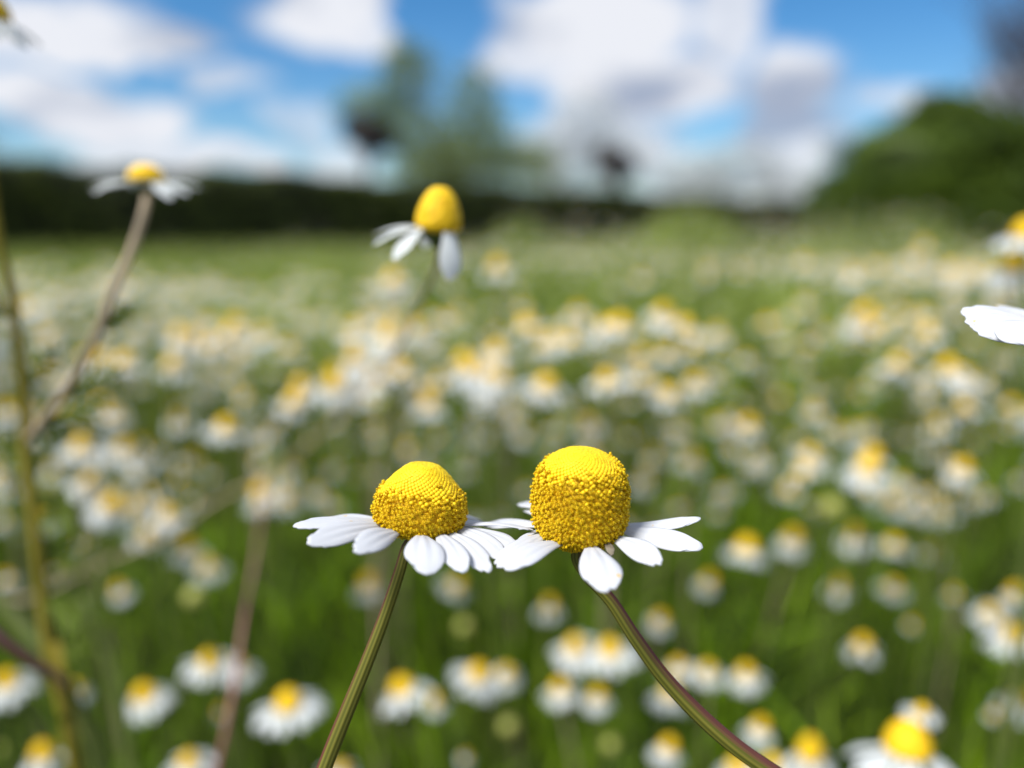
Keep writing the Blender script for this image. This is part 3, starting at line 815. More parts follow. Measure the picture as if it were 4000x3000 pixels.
for (x, y, w, var, size, lab) in FLOWERS:
    if var != 'bud': y += 0.10 * w
    sl = max(0.03, (y - 900) / F)
    D = depth_for(w, var, size)
    Dm = min(D, 0.18 / sl)
    size *= max(.45, (Dm / D) ** .8); D = Dm
    blurred(x, y, D, var, lab, size)
    if 'tilted to the left' in lab: pass

# nearer blurred flowers with separate petals
def near_flower(label, x, y, D, axis, disc, petals, stem, r, smat, size=1.0):
    c = at(x, y, D); R = frame(axis); up = R @ Vector((0, 0, 1)); mm = 0.001 * size
    last = at(*stem[-1][:2], stem[-1][2])
    joined = 'thick slanting tan stem' in label          # a side branch: it ends on the olive stem
    base = last if joined else Vector((last.x, last.y + 0.02, 0))
    root = empty('chamomile_flower', base); tag(root, label, 'flower', 'near blurred chamomiles')
    me = low_disc(disc[0], disc[1], 5); me.transform(Matrix.Translation(c) @ R.to_4x4() @ Matrix.Scale(size, 4))
    link('disc', local(me, root), root)
    link('bracts', local(bract_cup(R, c, 2.2 * size, -0.9 * size, -2.6 * size, 0.6 * size), root), root)
    for i, (th, L, Wd, dr) in enumerate(petals):
        th, dr = math.radians(th), math.radians(dr)
        rr = disc[0] - 0.5
        B = c + R @ Vector((rr * math.cos(th), rr * math.sin(th), -0.4)) * mm
        d = R @ Vector((math.cos(th) * math.cos(dr), math.sin(th) * math.cos(dr), -math.sin(dr)))
        V, Q = petal_pts(B, d, up, L * mm, Wd * mm, seed=i + int(x), nu=10, nv=6)
        m2 = MB(); m2.add(V, Q); link('petal', local(m2.mesh('petal', M_PETALF), root), root)
    P = [c - up * 0.001 * size] + [at(a, b, d) for a, b, d in stem]
    if not joined: P.append(base)
    mb = MB(); tube(mb, smooth_path(P, 40), lambda t: r[0] + (r[1] - r[0]) * t, 10)
    link('stem', local(mb.mesh('stem', smat), root), root)
    return root
TAN = near_flower('pale chamomile high against the hedge, flat petals and thick slanting tan stem', 572, 700, 0.125, (0.03, -0.02, 1), (2.9, 2.4),
    [(a, 6.3, 2.6, d) for a, d in ((0, 8), (24, 8), (50, 6), (78, 4), (105, 6), (130, 8), (155, 8), (180, 10), (204, 14), (226, 20), (318, 26), (338, 18))],
    [(576, 760, .125), (556, 850, .124), (512, 985, .124), (443, 1130, .124), (384, 1290, .125), (320, 1420, .127), (250, 1530, .13), (170, 1640, .135), (100, 1725, .14)],
    (0.00068, 0.0008), M_STEMB)
near_flower('tall yellow-domed chamomile, few petals drooping, high before the hedge', 1712, 880, 0.100, (0.10, -0.05, 1), (3.0, 4.9),
    [(150, 6.0, 2.8, 20), (172, 6.4, 3.0, 16), (195, 6.4, 3.0, 26), (222, 5.8, 2.9, 46), (300, 6.5, 2.8, 70), (316, 6.0, 2.4, 76), (80, 5.0, 2.0, 50), (110, 5.0, 2.0, 40)],
    [(1715, 950, .103), (1700, 1060, .115), (1640, 1180, .14), (1570, 1330, .17), (1480, 1450, .19), (1400, 1540, .21), (1290, 1660, .22), (1140, 1790, .23), (990, 1885, .235), (830, 1965, .24), (650, 2095, .25), (420, 2190, .27), (150, 2330, .30), (-200, 2600, .34)],
    (0.0003, 0.0007), M_STEMB)
OLIVE = near_flower('yellow disc cut by the top left corner, on top of the long olive stem', -45, 70, 0.115, (-0.05, -0.02, 1), (3.1, 3.6),
    [(a, 5.0, 2.2, d) for a, d in ((0, 60), (40, 40), (85, 30), (130, 20), (175, 20), (220, 30), (265, 50), (310, 50), (340, 48))],
    [(-50, 200, .116), (-40, 600, .12), (-8, 900, .125), (27, 1071, .128), (52, 1184, .13), (77, 1388, .134), (92, 1560, .137), (100, 1771, .14), (135, 2050, .143), (168, 2350, .146), (195, 2566, .148), (240, 2720, .15), (265, 2838, .152), (295, 3000, .155)],
    (0.00045, 0.0015), M_STEMO)
near_flower('upper yellow head cut by the right edge above the sharp white petals', 4010, 920, 0.20, (0.0, -0.05, 1), (3.6, 4.4),
    [(a, 6.5, 2.6, 30) for a in range(0, 360, 27)], [(4010, 1000, .2), (4030, 1500, .2), (4060, 2200, .2)], (0.0006, 0.001), M_STEMG)
near_flower('lower yellow head at the right edge, just under another yellow head', 3965, 1050, 0.21, (-0.05, -0.05, 1), (3.6, 4.6),
    [(a, 6.5, 2.6, 35) for a in range(5, 360, 27)], [(3965, 1120, .21), (3975, 1500, .21), (4010, 2200, .21)], (0.0006, 0.001), M_STEMG)
def feather_leaf(root, p, d, L_, seed):
    r = random.Random(seed); mb = MB(); d = d.normalized()
    side = d.cross(Vector((0, -1, .3))).normalized(); up = side.cross(d)
    pts = [p + d * (L_ * t) + up * (L_ * .25 * t * t) for t in (0, .25, .5, .75, 1)]
    tube(mb, smooth_path(pts, 8), lambda t: .00032 * (1 - .6 * t), 5)
    for k in range(1, 9):
        t = k / 9; q = p + d * (L_ * t) + up * (L_ * .25 * t * t)
        for sg in (-1, 1):
            e = q + (side * sg * r.uniform(.7, 1) + d * r.uniform(.4, .9) + up * r.uniform(-.2, .3)) * (L_ * .36 * math.sin(math.pi * min(.95, t + .12)))
            m = (q + e) / 2 + d * (L_ * .04)
            tube(mb, smooth_path([q, m, e], 4), lambda u: .00026 * (1 - .5 * u), 4)
            for _ in range(2):
                w = q.lerp(e, r.uniform(.4, .8)); tube(mb, [w, w + (d * r.uniform(.3, 1) + side * sg * r.uniform(-.3, .8)) * (L_ * .12)], lambda u: .0002, 4)
    link('leaf', local(mb.mesh('leaf', M_LEAF), root), root)
M_LEAF = leafy('thread_leaf', (0.08, 0.13, 0.012), (0.22, 0.28, 0.04), 0.3, 80, per_island=False)
for k, (x, y, D_, dx, dz, L_) in enumerate([(88, 1520, .137, .7, .8, .010), (100, 1700, .14, .9, .5, .011), (110, 1850, .141, -.8, .7, .010), (135, 2050, .143, .9, .3, .014), (150, 2200, .145, 1, .1, .016), (168, 2350, .146, .7, -.1, .014), (195, 2566, .148, 1, .5, .013), (60, 1250, .131, -.7, .8, .009)]):
    feather_leaf(OLIVE, at(x, y, D_), Vector((dx, .3 * (-1) ** k, dz)), L_, 40 + k)
for k, (x, y, D_, dx, dz, L_) in enumerate([(384, 1290, .125, .8, .5, .007), (250, 1530, .13, .9, .3, .010), (170, 1640, .135, .9, .2, .011)]):
    feather_leaf(TAN, at(x, y, D_), Vector((dx, .3, dz)), L_, 60 + k)
# bare stems
def bare_stem(label, pts, r, mat):
    P = [at(*p) for p in pts]
    if 'ending at' not in label: g_ = Vector((P[-1].x, P[-1].y, -0.005)); P += [P[-1].lerp(g_, t) for t in (.12, .4, 1)]
    root_p = P[-1]
    mb = MB(); tube(mb, smooth_path(P, 30), lambda t: r[0] + (r[1] - r[0]) * t, 10)
    me = mb.mesh('flower_stem', mat); me.transform(Matrix.Translation(-root_p))
    return tag(link('flower_stem', me, None, root_p), label, 'stem', 'bare stems at the left')
bare_stem('smooth pink stem entering at the left edge and ending at the thick olive stem', [(-160, 2340, .105), (-60, 2430, .107), (30, 2515, .11), (110, 2580, .115), (195, 2625, .125), (260, 2680, .15)], (0.0007, 0.0007), M_STEMP)
bare_stem('blurred pink-brown upright stem crossing the touching pair of flowers', [(1040, 1870, .235), (1015, 2060, .21), (985, 2240, .18), (955, 2400, .16), (932, 2560, .155), (915, 2680, .15), (890, 2820, .15), (850, 3000, .15), (800, 3300, .15)], (0.0003, 0.0008), M_STEMP)
bare_stem('broad green stem slanting down from the left edge above the pink stem', [(-120, 2200, .17), (0, 2350, .17), (90, 2450, .17), (190, 2560, .17), (300, 2760, .175), (400, 3050, .18)], (0.0014, 0.0016), M_STEMG)
bare_stem('dim olive stem curving down right of the thick olive stem', [(330, 2330, .22), (370, 2450, .22), (430, 2600, .22), (475, 2750, .22), (510, 3000, .22), (540, 3300, .22)], (0.0014, 0.0016), M_STEMG)

# ------------------------------------------------------------------ small flowers of the middle distance: one by one up to about 300
def cell_label(x, y):
    row = 'far' if y < 1130 else 'mid-field'
    if x < 420: c = 'left of the slanting tan stem'
    elif x < 1250: c = 'between the slanting tan stem and tall drooping flower'
    elif x < 2050: c = 'below and beside the tall drooping flower'
    elif x < 2950: c = 'in the middle, left of the green bush'
    else: c = 'beneath the green bush'
    return 'small blurred ' + row + ' chamomile ' + c, 'small ' + row + ' chamomiles ' + c
def patch(x, y):
    """uneven growth of the field: 0 = leafy patch, 1 = full bloom"""
    v = 0.5 + 0.34 * math.sin(x * 3.1 + 1.3 * math.sin(y * 2.2)) * math.cos(y * 2.6 + 0.7) + 0.3 * math.sin(x * 7.3 + y * 5.1 + 1.0)
    return max(0.0, min(1.0, v))
nfill = 300 - len(FLOWERS) - 8
rf = random.Random(21)
made = 0; tries = 0
while made < nfill and tries < 20000:
    tries += 1
    x = rf.uniform(-100, 4100)
    if rf.random() < .66: y = 960 + 620 * rf.random() ** .8; z = rf.gauss(.445, .020)
    else: y = rf.uniform(1560, 2150); z = rf.gauss(.385, .035)
    D = (0.5 - z) / (y - 900) * F
    if not 0.31 < D < .85: continue
    if x < 1250 and rf.random() < .5: continue
    if x < 1100 and y < 1075: continue
    if y > 1560 and 1150 < x < 2750: continue
    X = (x - 2000) / F * D
    if rf.random() > patch(X, D) * 1.2 + .25: continue
    near = min(((x - a) ** 2 + (y - b) ** 2) ** .5 for a, b in FLOWER_PX)
    if near < 34: continue
    if 2750 < x < 3400 and 1360 < y < 1560: continue
    if 1300 < x < 1900 and 1100 < y < 1200: continue
    lab, grp = cell_label(x, y)
    blurred(x, y, D, rf.choice(['low', 'low', 'flat', 'droop', 'droop', 'skirt', 'sparse']), lab, rf.uniform(.85, 1.15), group=grp, rnd=rf)
    made += 1

# ------------------------------------------------------------------ the rest of the bloom, foliage and grass (nobody could count them)
def hummock(X, D):
    """the growth stands higher in places"""
    v = math.sin(X * 1.9 + 0.8 * math.sin(D * .9)) + 0.6 * math.sin(X * 4.3 + 1.1) + 0.5 * math.sin(D * 1.7 + X)
    left = min(1, max(0, (-X / D - 0.12) / 0.4))
    tall = sum(a * math.exp(-((X - x0) / sx) ** 2 - ((D - d0) / .7) ** 2) for x0, d0, sx, a in ((-.82, 3.5, .34, .25), (.02, 4.0, .26, .22), (.78, 3.5, .30, .25), (1.7, 3.4, .45, .17), (-1.9, 4.2, .35, .20)))
    return tall + (0.08 * v * (1 - .6 * left) - 0.10) * min(1, max(0, (D - 1.2) / 3.0)) - 0.16 * left * min(1, max(0, (D - .9) / 3.0))
def far_flowers(n):
    pts = []
    rr = random.Random(5)
    while len(pts) < n:
        D = 0.6 * (13.0 / 0.6) ** (rr.random() ** 1.2)
        X = rr.uniform(-0.75, 0.75) * D
        if rr.random() > patch(X * .8, D * .8) ** 2.2: continue
        if rr.random() < (.35 if D < 2 else .62 if D < 4 else .25): continue
        if X < -.2 * D and rr.random() < (.84 if D > 1.0 else .6): continue
        hx = hedge_line_y(X)
        if D > hx - 1.2: continue
        big = 0.03 * math.sin(X * 2.3) * math.sin(D * 1.1) + 0.02 * math.sin(X * 0.9 + 2)
        big += hummock(X, D)
        z_ = 0.425 + big + rr.gauss(0, .035)
        if D < 1.6: z_ = min(z_, 0.455)
        pts.append((X, D, z_, rr.uniform(.8, 1.15), rr.gauss(0, .2), rr.gauss(0, .2), rr.uniform(0, 6.28)))
    # the farthest bloom, thin and uneven, runs up to the hedge
    k = 0
    while k < 2600:
        D = rr.uniform(3.2, 12.0); X = rr.uniform(-.75, .75) * D
        if D > hedge_line_y(X) - 1.0 or rr.random() > .25 + patch(X * .7 + 4, D * .7): continue
        pts.append((X, D, .41 + hummock(X, D) + rr.gauss(0, .045), rr.uniform(.9, 1.3), rr.gauss(0, .25), rr.gauss(0, .25), rr.uniform(0, 6.28))); k += 1
    # smaller heads standing lower among the near ones
    k = 0
    while k < 210:
        D = math.sqrt(rr.uniform(.36 ** 2, .80 ** 2)); X = rr.uniform(-.72, .72) * D; z_ = .5 - D * rr.uniform(.10, .40)
        if not .33 < z_ < .44 or rr.random() > .35 + patch(X * 1.3 + 2, D * 1.3): continue
        px, py, _ = pix((X, D, z_))
        if min(math.hypot(px - a, py - b) for a, b in FLOWER_PX) < 75: continue
        pts.append((X, D, z_, rr.uniform(.75, 1.0), rr.gauss(0, .22), rr.gauss(-.05, .22), rr.uniform(0, 6.28))); k += 1
    pts = np.array(pts)
    # template: dome + 9 petals
    tv, tf, tm = [], [], []
    for k in range(9):
        th = 2 * math.pi * k / 9; c, s = math.cos(th), math.sin(th); w = 2.0
        for (r, z, ww) in ((2.8, -.2, .5 * w), (6.0, -1.6, w), (8.3, -4.4, .7 * w)):
            tv += [(r * c - ww * .5 * s, r * s + ww * .5 * c, z), (r * c + ww * .5 * s, r * s - ww * .5 * c, z)]
        b = k * 6
        tf += [(b, b + 1, b + 3, b + 2), (b + 2, b + 3, b + 5, b + 4)]; tm += [0, 0]
    b = len(tv)
    for (r, z) in ((2.9, 0), (2.4, 1.3), (1.0, 2.2)):
        for k in range(6):
            th = math.pi / 3 * k; tv.append((r * math.cos(th), r * math.sin(th), z))
    for g in range(2):
        for k in range(6): tf.append((b + g * 6 + k, b + g * 6 + (k + 1) % 6, b + g * 6 + 6 + (k + 1) % 6, b + g * 6 + 6 + k)); tm.append(1)
    tf += [(b + 12, b + 13, b + 14, b + 15), (b + 12, b + 15, b + 16, b + 17)]; tm += [1, 1]
    tv = np.array(tv) * 0.001; tf = np.array(tf)
    n = len(pts)
    c, s = np.cos(pts[:, 6]), np.sin(pts[:, 6])
    X = tv[None, :, 0] * c[:, None] - tv[None, :, 1] * s[:, None]; Y = tv[None, :, 0] * s[:, None] + tv[None, :, 1] * c[:, None]
    Z = tv[None, :, 2] + X * pts[:, 4, None] + Y * pts[:, 5, None]
    sc = pts[:, 3, None]
    V = np.stack([X * sc + pts[:, 0, None], Y * sc + pts[:, 1, None], Z * sc + pts[:, 2, None]], -1).reshape(-1, 3)
    Q = (tf[None] + (np.arange(n) * len(tv))[:, None, None]).reshape(-1, 4)
    return np_mesh('far_chamomile_bloom', V, Q, [M_PETALF, M_DISC], np.tile(tm, n))
H0, H1 = Vector((-9.5, 5.7)), Vector((9.2, 23.6))
def hedge_line_y(x): return H0.y + (x - H0.x) * (H1.y - H0.y) / (H1.x - H0.x)
tag(link('far_chamomile_bloom', far_flowers(2900)), 'pale carpet of countless blurred chamomile flowers reaching to the hedge', 'flowers', None, 'stuff')

def strips(n, D, X, z0, h, wid, lean, seed):
    """curved tapering blades: n x 4 rows of two points"""
    g = np.random.default_rng(seed)
    ang = g.uniform(0, 2 * np.pi, n); face = g.uniform(0, 2 * np.pi, n)
    rows = []
    for k, t in enumerate((0, .35, .7, 1.0)):
        off = lean * t ** 1.7
        cx = X + np.cos(ang) * off; cy = D + np.sin(ang) * off; cz = z0 + h * t
        w = wid * (0.8, 1.0, .75, .12)[k] * 0.5
        dx, dy = np.cos(face) * w, np.sin(face) * w
        rows.append(np.stack([np.stack([cx - dx, cy - dy, cz], -1), np.stack([cx + dx, cy + dy, cz], -1)], 1))
    V = np.stack(rows, 1).reshape(-1, 3)                         # n,4,2,3
    base = (np.arange(n) * 8)[:, None, None]
    q = np.array([[0, 1, 3, 2], [2, 3, 5, 4], [4, 5, 7, 6]])[None]
    return V, (base + q).reshape(-1, 4)
# near foliage: leaf tufts along the stems, 0.17 to 2 m
g = np.random.default_rng(3)
nc = 2100; per = 34
Dc = 0.20 * (2.4 / 0.20) ** g.random(nc); Xc = g.uniform(-0.95, 0.95, nc) * (Dc + 0.08)
dens = np.array([patch(a * 1.7 + 3, b * 1.7) for a, b in zip(Xc, Dc)])
keep = g.random(nc) < 0.12 + 0.88 * dens ** 1.6
Dc, Xc = Dc[keep], Xc[keep]; nc = len(Dc)
rad = g.uniform(0.010, 0.030, nc) * (0.7 + Dc)
zc = np.where(Dc < 0.3, 0.75, 1.0) * g.uniform(0.02, 0.34, nc)
D = (Dc[:, None] + g.normal(size=(nc, per)) * rad[:, None]).ravel(); X = (Xc[:, None] + g.normal(size=(nc, per)) * rad[:, None]).ravel()
D = np.maximum(D, 0.17); n = len(D)
z0 = np.maximum(0, np.repeat(zc, per) + g.normal(size=n) * np.repeat(rad, per) * 0.8)
h = g.uniform(0.02, 0.075, n) * (0.75 + 0.5 * g.random(n))
top = 0.375 + 0.035 * np.clip((D - .4) / .4, 0, 1) - 0.09 * np.exp(-(D - 0.15) / 0.35)
h = np.minimum(h, np.maximum(0.01, top - z0))
V1, Q1 = strips(n, D, X, z0, h, g.uniform(0.0007, 0.0022, n) * (1 + D * 0.8), g.uniform(0.005, 0.04, n), 4)
# upright green stalks
n2 = 1700
D2 = 0.20 * (2.2 / 0.20) ** g.random(n2); X2 = g.uniform(-0.95, 0.95, n2) * (D2 + .08)
V2, Q2 = strips(n2, D2, X2, np.zeros(n2), g.uniform(0.2, 0.37, n2) - 0.10 * np.exp(-(D2 - .15) / .35), g.uniform(0.0012, 0.0038, n2), g.uniform(0.0, 0.08, n2), 5)
def clear_view(V, Q, frac):
    """leaves do not grow over the open flower heads in front of them"""
    m = V.reshape(-1, 8, 3); Rt = np.array(CR.transposed())
    ok = np.ones(len(m), bool)
    fl = [f for f in FLOWER_D if f[1] > 1500]
    for k in (1, 3, 5, 7):
        q = (m[:, k] - np.array(CAM)) @ Rt.T
        d = -q[:, 2]; x = 2000 + q[:, 0] / d * F; y = 1500 - q[:, 1] / d * F
        for (a, b, D_) in fl:
            ok &= ~((d < D_ + .01) & ((x - a) ** 2 + ((y - b - 25) * 1.2) ** 2 < (16 * F / 1000 / D_ * .5 + 35) ** 2))
    ok |= g.random(len(m)) > frac
    V = m[ok].reshape(-1, 3)
    return V, Q.reshape(-1, 3, 4)[:ok.sum()].reshape(-1, 4)
n3 = 420
D3 = 0.24 * (1.2 / 0.24) ** g.random(n3); X3 = g.uniform(-0.9, 0.9, n3) * (D3 + .06)
V3, Q3 = strips(n3, D3, X3, g.uniform(0.0, 0.2, n3), g.uniform(0.06, 0.2, n3) * np.clip(D3 + .4, .5, 1), g.uniform(0.003, 0.007, n3), g.uniform(0.03, 0.12, n3), 8)
V3, Q3 = clear_view(V3, Q3, 1.0)
V2 = np.concatenate([V2, V3]); Q2 = np.concatenate([Q2, Q3 + len(V2) - len(V3)])
V1, Q1 = clear_view(V1, Q1, .95); V2, Q2 = clear_view(V2, Q2, .85)
V = np.concatenate([V1, V2]); Q = np.concatenate([Q1, Q2 + len(V1)])
tag(link('chamomile_foliage', np_mesh('chamomile_foliage', V, Q, M_FOL)), 'blurred feathery green chamomile leaves and stalks under the near flowers', 'foliage', None, 'stuff')
# far growth
n = 120000
D = 0.75 * (14.0 / 0.75) ** (g.random(n) ** 0.9); X = g.uniform(-0.8, 0.8, n) * D
hy = H0.y + (X - H0.x) * (H1.y - H0.y) / (H1.x - H0.x)
ok = D < hy - 0.9; D, X = D[ok], X[ok]; n = len(D)
top_far = 0.44 - 0.02 * np.clip(D - 2, 0, 1)
hm = np.array([hummock(a, b) for a, b in zip(X, D)])
z0 = g.uniform(0.10, 0.36, n) + np.maximum(hm, 0)
h = g.uniform(0.04, 0.12, n)
V1, Q1 = strips(n, D, X, z0, np.minimum(h, np.maximum(0.02, top_far + hm - z0)), g.uniform(0.002, 0.006, n) * (0.6 + 0.28 * D), g.uniform(0.01, 0.07, n), 6)
tag(link('field_greenery', np_mesh('field_greenery', V1, Q1, M_GRASS)), 'blurred yellow-green growth of the field between the far flowers and the hedge', 'foliage', None, 'stuff')

# ------------------------------------------------------------------ hedge, bush, trees
def leaf_cloud(P, Nrm, size, seed, flat=0.5):
    """a small pointed leaf (two quads folded on the midrib) at each point"""
    g = np.random.default_rng(seed); n = len(P)
    a = g.normal(size=(n, 3)) * (1 - flat) + Nrm * flat; a /= np.linalg.norm(a, axis=1, keepdims=True)
    r = g.normal(size=(n, 3)); u = np.cross(a, r); u /= np.linalg.norm(u, axis=1, keepdims=True); v = np.cross(a, u)
    s = (size * g.uniform(.6, 1.3, n))[:, None]
    V = np.stack([P - u * s, P + v * s * .42 + a * s * .12, P + u * s, P - v * s * .42 + a * s * .12], 1).reshape(-1, 3)
    return V, (np.arange(n) * 4)[:, None] + np.array([[0, 1, 2, 3]])
def hedge():
    d = (H1 - H0); ln = d.length; d = d / ln; nrm = Vector((d.y, -d.x))            # nrm points to the camera side
    Ht, Th = 1.22, 0.9
    nl, nh = 160, 10
    def surf(t, s):
        """s: 0 foot front .. 1 top front .. 1.4 top back .. 2.4 foot back"""
        if s <= 1: o, z = Th / 2, Ht * s
        elif s <= 1.4: o, z = Th / 2 - (s - 1) / .4 * Th, Ht
        else: o, z = -Th / 2, Ht * (2.4 - s)
        wob = 0.05 * math.sin(t * 2.1) + 0.04 * math.sin(t * 5.3 + z * 4) + 0.03 * math.sin(t * 11 + z * 7)
        p = H0 + d * t + nrm * (o + wob)
        z2 = z + (0.04 * math.sin(t * 1.7) + 0.03 * math.sin(t * 6.1) + .012 * math.sin(t * 13)) * (z / Ht)
        return (p.x, p.y, z2)
    svals = [0, .25, .5, .75, 1, 1.2, 1.4, 1.7, 2.05, 2.4]
    V = [surf(ln * i / nl, s) for i in range(nl + 1) for s in svals]
    m = len(svals); Q = []
    for i in range(nl):
        for k in range(m - 1): Q.append((i * m + k, (i + 1) * m + k, (i + 1) * m + k + 1, i * m + k + 1))
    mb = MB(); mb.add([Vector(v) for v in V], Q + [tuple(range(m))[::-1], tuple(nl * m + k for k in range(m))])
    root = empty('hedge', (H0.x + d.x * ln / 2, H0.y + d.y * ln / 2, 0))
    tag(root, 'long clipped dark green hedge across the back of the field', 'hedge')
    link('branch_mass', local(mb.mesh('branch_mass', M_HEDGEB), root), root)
    r = random.Random(9); P = []; Nn = []
    while len(P) < 42000:
        t = r.uniform(0, ln); s = r.uniform(0.0, 1.4)
        # thinner patches let the dark inside show
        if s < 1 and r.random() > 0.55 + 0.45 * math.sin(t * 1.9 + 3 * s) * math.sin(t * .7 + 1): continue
        p = surf(t, s); j = r.uniform(-.04, .07)
        nn = (nrm.x, nrm.y, .25) if s < 1 else (0, 0, 1)
        P.append((p[0] + nn[0] * j, p[1] + nn[1] * j, p[2] + nn[2] * j)); Nn.append(nn)
    V, Q = leaf_cloud(np.array(P), np.array(Nn), 0.045, 2, .4)
    link('foliage', local(np_mesh('foliage', V, Q, M_HEDGE), root), root)
hedge()

def crown_points(blobs, n, seed, shell=0.35, dens=1.0):
    g = np.random.default_rng(seed); P = []; Nn = []
    vol = np.array([b[3] * b[4] * b[5] for b in blobs]) ** 0.75; vol /= vol.sum()
    cnt = (vol * n).astype(int)
    for (x, y, z, a, b, c), k in zip(blobs, cnt):
        u = g.normal(size=(k, 3)); u /= np.linalg.norm(u, axis=1, keepdims=True)
        r = g.uniform(shell, 1.0, k) ** 0.6
        lump = 1 + 0.16 * np.sin(u[:, 0] * 5 + x) * np.sin(u[:, 1] * 6 + y) + 0.12 * np.sin(u[:, 2] * 9 + z * 3)
        q = u * (r * lump)[:, None] * np.array([a, b, c])
        P.append(q + np.array([x, y, z])); Nn.append(u)
    return np.concatenate(P), np.concatenate(Nn)
def limb(mb, a, b, r0, r1, r, bend=.15, sides=7):
    a, b = Vector(a), Vector(b); L_ = (b - a).length
    m = (a + b) / 2 + Vector((r.gauss(0, 1), r.gauss(0, 1), r.gauss(0, .5))) * bend * L_ * .4
    tube(mb, smooth_path([a, m, b], 6), lambda t: r0 + (r1 - r0) * t, sides)
def tree(name, label, base, trunk_h, tr, blobs, n, leaf, mat, seed, cat='tree', bark=None, group=None, shell=.3, flat=.3):
    root = empty(name, base); tag(root, label, cat, group)
    r = random.Random(seed); mb = MB(); bx, by = base[0], base[1]
    top = Vector((bx + r.gauss(0, .05), by, trunk_h))
    tube(mb, smooth_path([Vector((bx, by, -0.05)), Vector((bx + r.gauss(0, .04), by, trunk_h * .5)), top], 8), lambda t: tr * (1.25 - .5 * t), 9)
    for b in blobs:
        c = Vector(b[:3]); st = Vector((bx, by, trunk_h * r.uniform(.7, 1)))
        limb(mb, st, c, tr * .55, tr * .2, r)
        for _ in range(4):
            e = c + Vector((r.gauss(0, .45) * b[3], r.gauss(0, .45) * b[4], r.uniform(-.1, .75) * b[5]))
            limb(mb, st.lerp(c, r.uniform(.5, 1)), e, tr * .22, tr * .06, r, sides=5)
    link('trunk', local(mb.mesh('trunk', bark or M_BARK), root), root)
    P, Nn = crown_points(blobs, n, seed, shell)
    V, Q = leaf_cloud(P, Nn, leaf, seed, flat)
    link('crown', local(np_mesh('crown', V, Q, mat), root), root)
    return root
def blob(px, py, D, rx, ry, depth=None):
    p = at(px, py, D); return (p.x, p.y, p.z, rx / F * D, (depth or rx) / F * D, ry / F * D)
# round bush at the right
Db = 11.5
bb = at(3700, 900, Db)
tree('round_bush', 'big round green bush rising behind the field at the right', (bb.x, bb.y, 0), 0.7, 0.07,
     [blob(3560, 690, Db, 330, 240), blob(3700, 620, Db, 300, 220), blob(3420, 830, Db, 260, 180), blob(3900, 680, Db, 320, 230), blob(3700, 860, Db, 420, 190), blob(3640, 520, Db, 150, 110), blob(4050, 850, Db, 300, 200), blob(3480, 600, Db, 90, 80), blob(3760, 450, Db, 90, 80), blob(3300, 740, Db, 110, 90), blob(3880, 520, Db, 110, 90), blob(3620, 430, Db, 70, 70), blob(3260, 860, Db, 140, 110), blob(3200, 800, Db, 60, 60), blob(3390, 660, Db, 70, 60), blob(3700, 400, Db, 45, 50), blob(3830, 470, Db, 60, 60), blob(3540, 500, Db, 50, 60)],
     60000, 0.060, M_BUSH, 4, 'bush', shell=.55, flat=.55)
# silver-green tree behind the hedge
Dt = 26.0; tb = at(1800, 900, Dt)
tree('silver_tree', 'tall airy grey-green tree behind the centre of the hedge', (tb.x, tb.y, 0), 2.4, 0.10,
     [blob(1460, 430, Dt, 170, 110), blob(1650, 540, Dt, 180, 120), blob(1850, 400, Dt, 120, 150), blob(1800, 620, Dt, 200, 110), blob(1600, 300, Dt, 130, 140), blob(1920, 560, Dt, 120, 150), blob(1680, 660, Dt, 180, 70), blob(2050, 640, Dt, 150, 100), blob(1560, 230, Dt, 60, 90)],
     9500, 0.10, M_SILVER, 6)
# pale trees right of it
Dp = 30.0; tb = at(2150, 900, Dp)
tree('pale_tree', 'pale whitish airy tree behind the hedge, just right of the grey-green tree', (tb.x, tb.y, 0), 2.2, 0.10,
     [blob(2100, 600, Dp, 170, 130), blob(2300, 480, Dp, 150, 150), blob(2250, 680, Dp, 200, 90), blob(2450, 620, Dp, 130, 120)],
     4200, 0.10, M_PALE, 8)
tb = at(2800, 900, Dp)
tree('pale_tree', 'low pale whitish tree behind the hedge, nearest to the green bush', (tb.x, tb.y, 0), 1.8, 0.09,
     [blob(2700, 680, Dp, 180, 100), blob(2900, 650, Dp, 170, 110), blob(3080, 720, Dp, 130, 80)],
     3600, 0.10, M_PALE, 9)
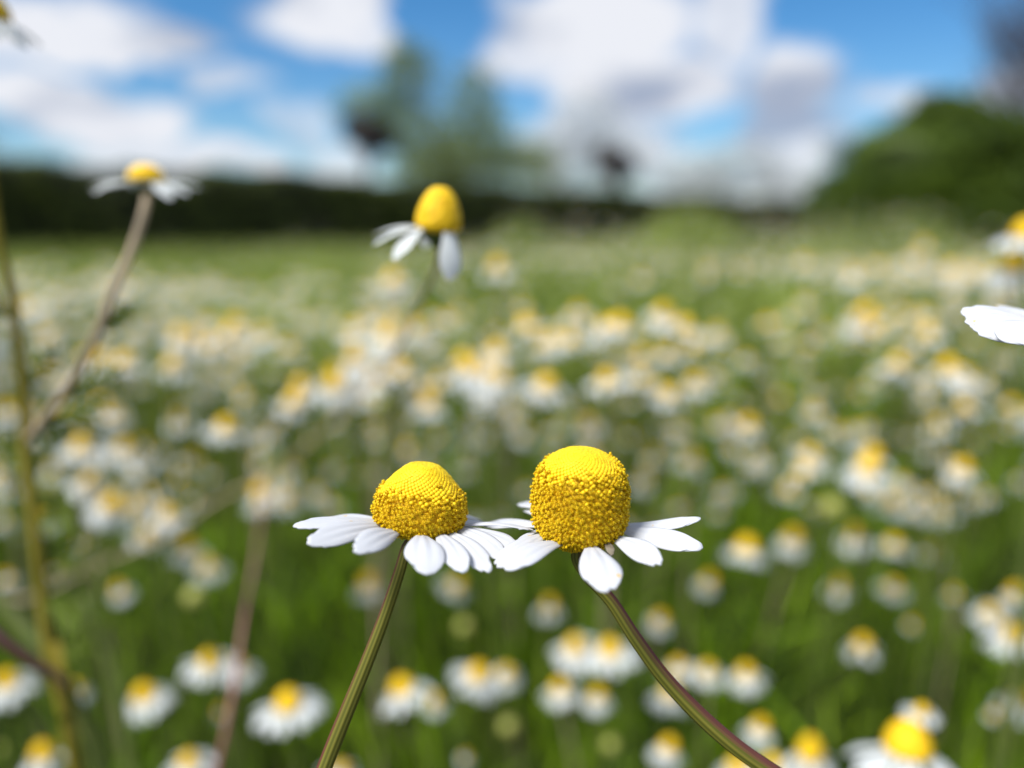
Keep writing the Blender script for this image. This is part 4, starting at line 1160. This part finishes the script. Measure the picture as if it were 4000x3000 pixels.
# two small dark-crowned standards
Ds = 19.0
for (px, py, r_, lab, sd_) in ((1430, 520, 95, 'small dark round-headed tree on a thin trunk left of the grey-green tree', 12), (2395, 630, 75, 'small dark-headed tree on a dark trunk in front of the pale tree', 13)):
    tb = at(px + 20, 900, Ds)
    tree('standard_tree', lab, (tb.x, tb.y, 0), at(px, py, Ds).z - .15, 0.075,
         [blob(px, py, Ds, r_, r_ * .65), blob(px + r_ * .7, py + 25, Ds, r_ * .6, r_ * .45), blob(px - r_ * .5, py - 30, Ds, r_ * .45, r_ * .5), blob(px + r_ * .2, py + 70, Ds, r_ * .4, r_ * .5)], 3600, 0.07, M_DARKLEAF, sd_, group='small dark-headed trees behind the hedge')
# bare trees at the edges
def bare_tree(label, base, h, spread, seed, n):
    root = empty('bare_tree', base); tag(root, label, 'tree', 'bare trees at the frame edges')
    r = random.Random(seed); mb = MB(); tw = MB()
    b = Vector(base)
    tube(mb, smooth_path([b, b + Vector((.05, 0, h * .3)), b + Vector((.1, .05, h * .62))], 8), lambda t: .09 * (1 - .5 * t), 8)
    for i in range(n):
        st = b + Vector((.07, .02, h * r.uniform(.22, .6)))
        an = r.uniform(0, 6.28); e = st + Vector((math.cos(an) * spread * r.uniform(.4, 1), math.sin(an) * spread * r.uniform(.4, 1), h * r.uniform(.1, .42)))
        limb(mb, st, e, .035, .008, r, sides=5)
        for _ in range(16):
            s2 = st.lerp(e, r.uniform(.25, 1)); e2 = s2 + Vector((r.gauss(0, .3), r.gauss(0, .3), r.uniform(.05, .65)))
            limb(tw, s2, e2, .009, .003, r, sides=4)
            for _ in range(3):
                s3 = s2.lerp(e2, r.uniform(.2, 1)); e3 = s3 + Vector((r.gauss(0, .15), r.gauss(0, .15), r.uniform(-.05, .35)))
                limb(tw, s3, e3, .005, .002, r, sides=3)
    link('trunk', local(mb.mesh('trunk', M_TWIG), root), root)
    link('twigs', local(tw.mesh('twigs', M_TWIG), root), root)
tb = at(4010, 900, 13.0)
bare_tree('bare purple-brown tree in the top right corner behind the green bush', (tb.x, tb.y, 0), 5.2, 1.5, 3, 30)
tb = at(-60, 900, 14.0)
bare_tree('thin bare tree at the left edge behind the hedge', (tb.x, tb.y, 0), 2.7, 0.7, 5, 6)
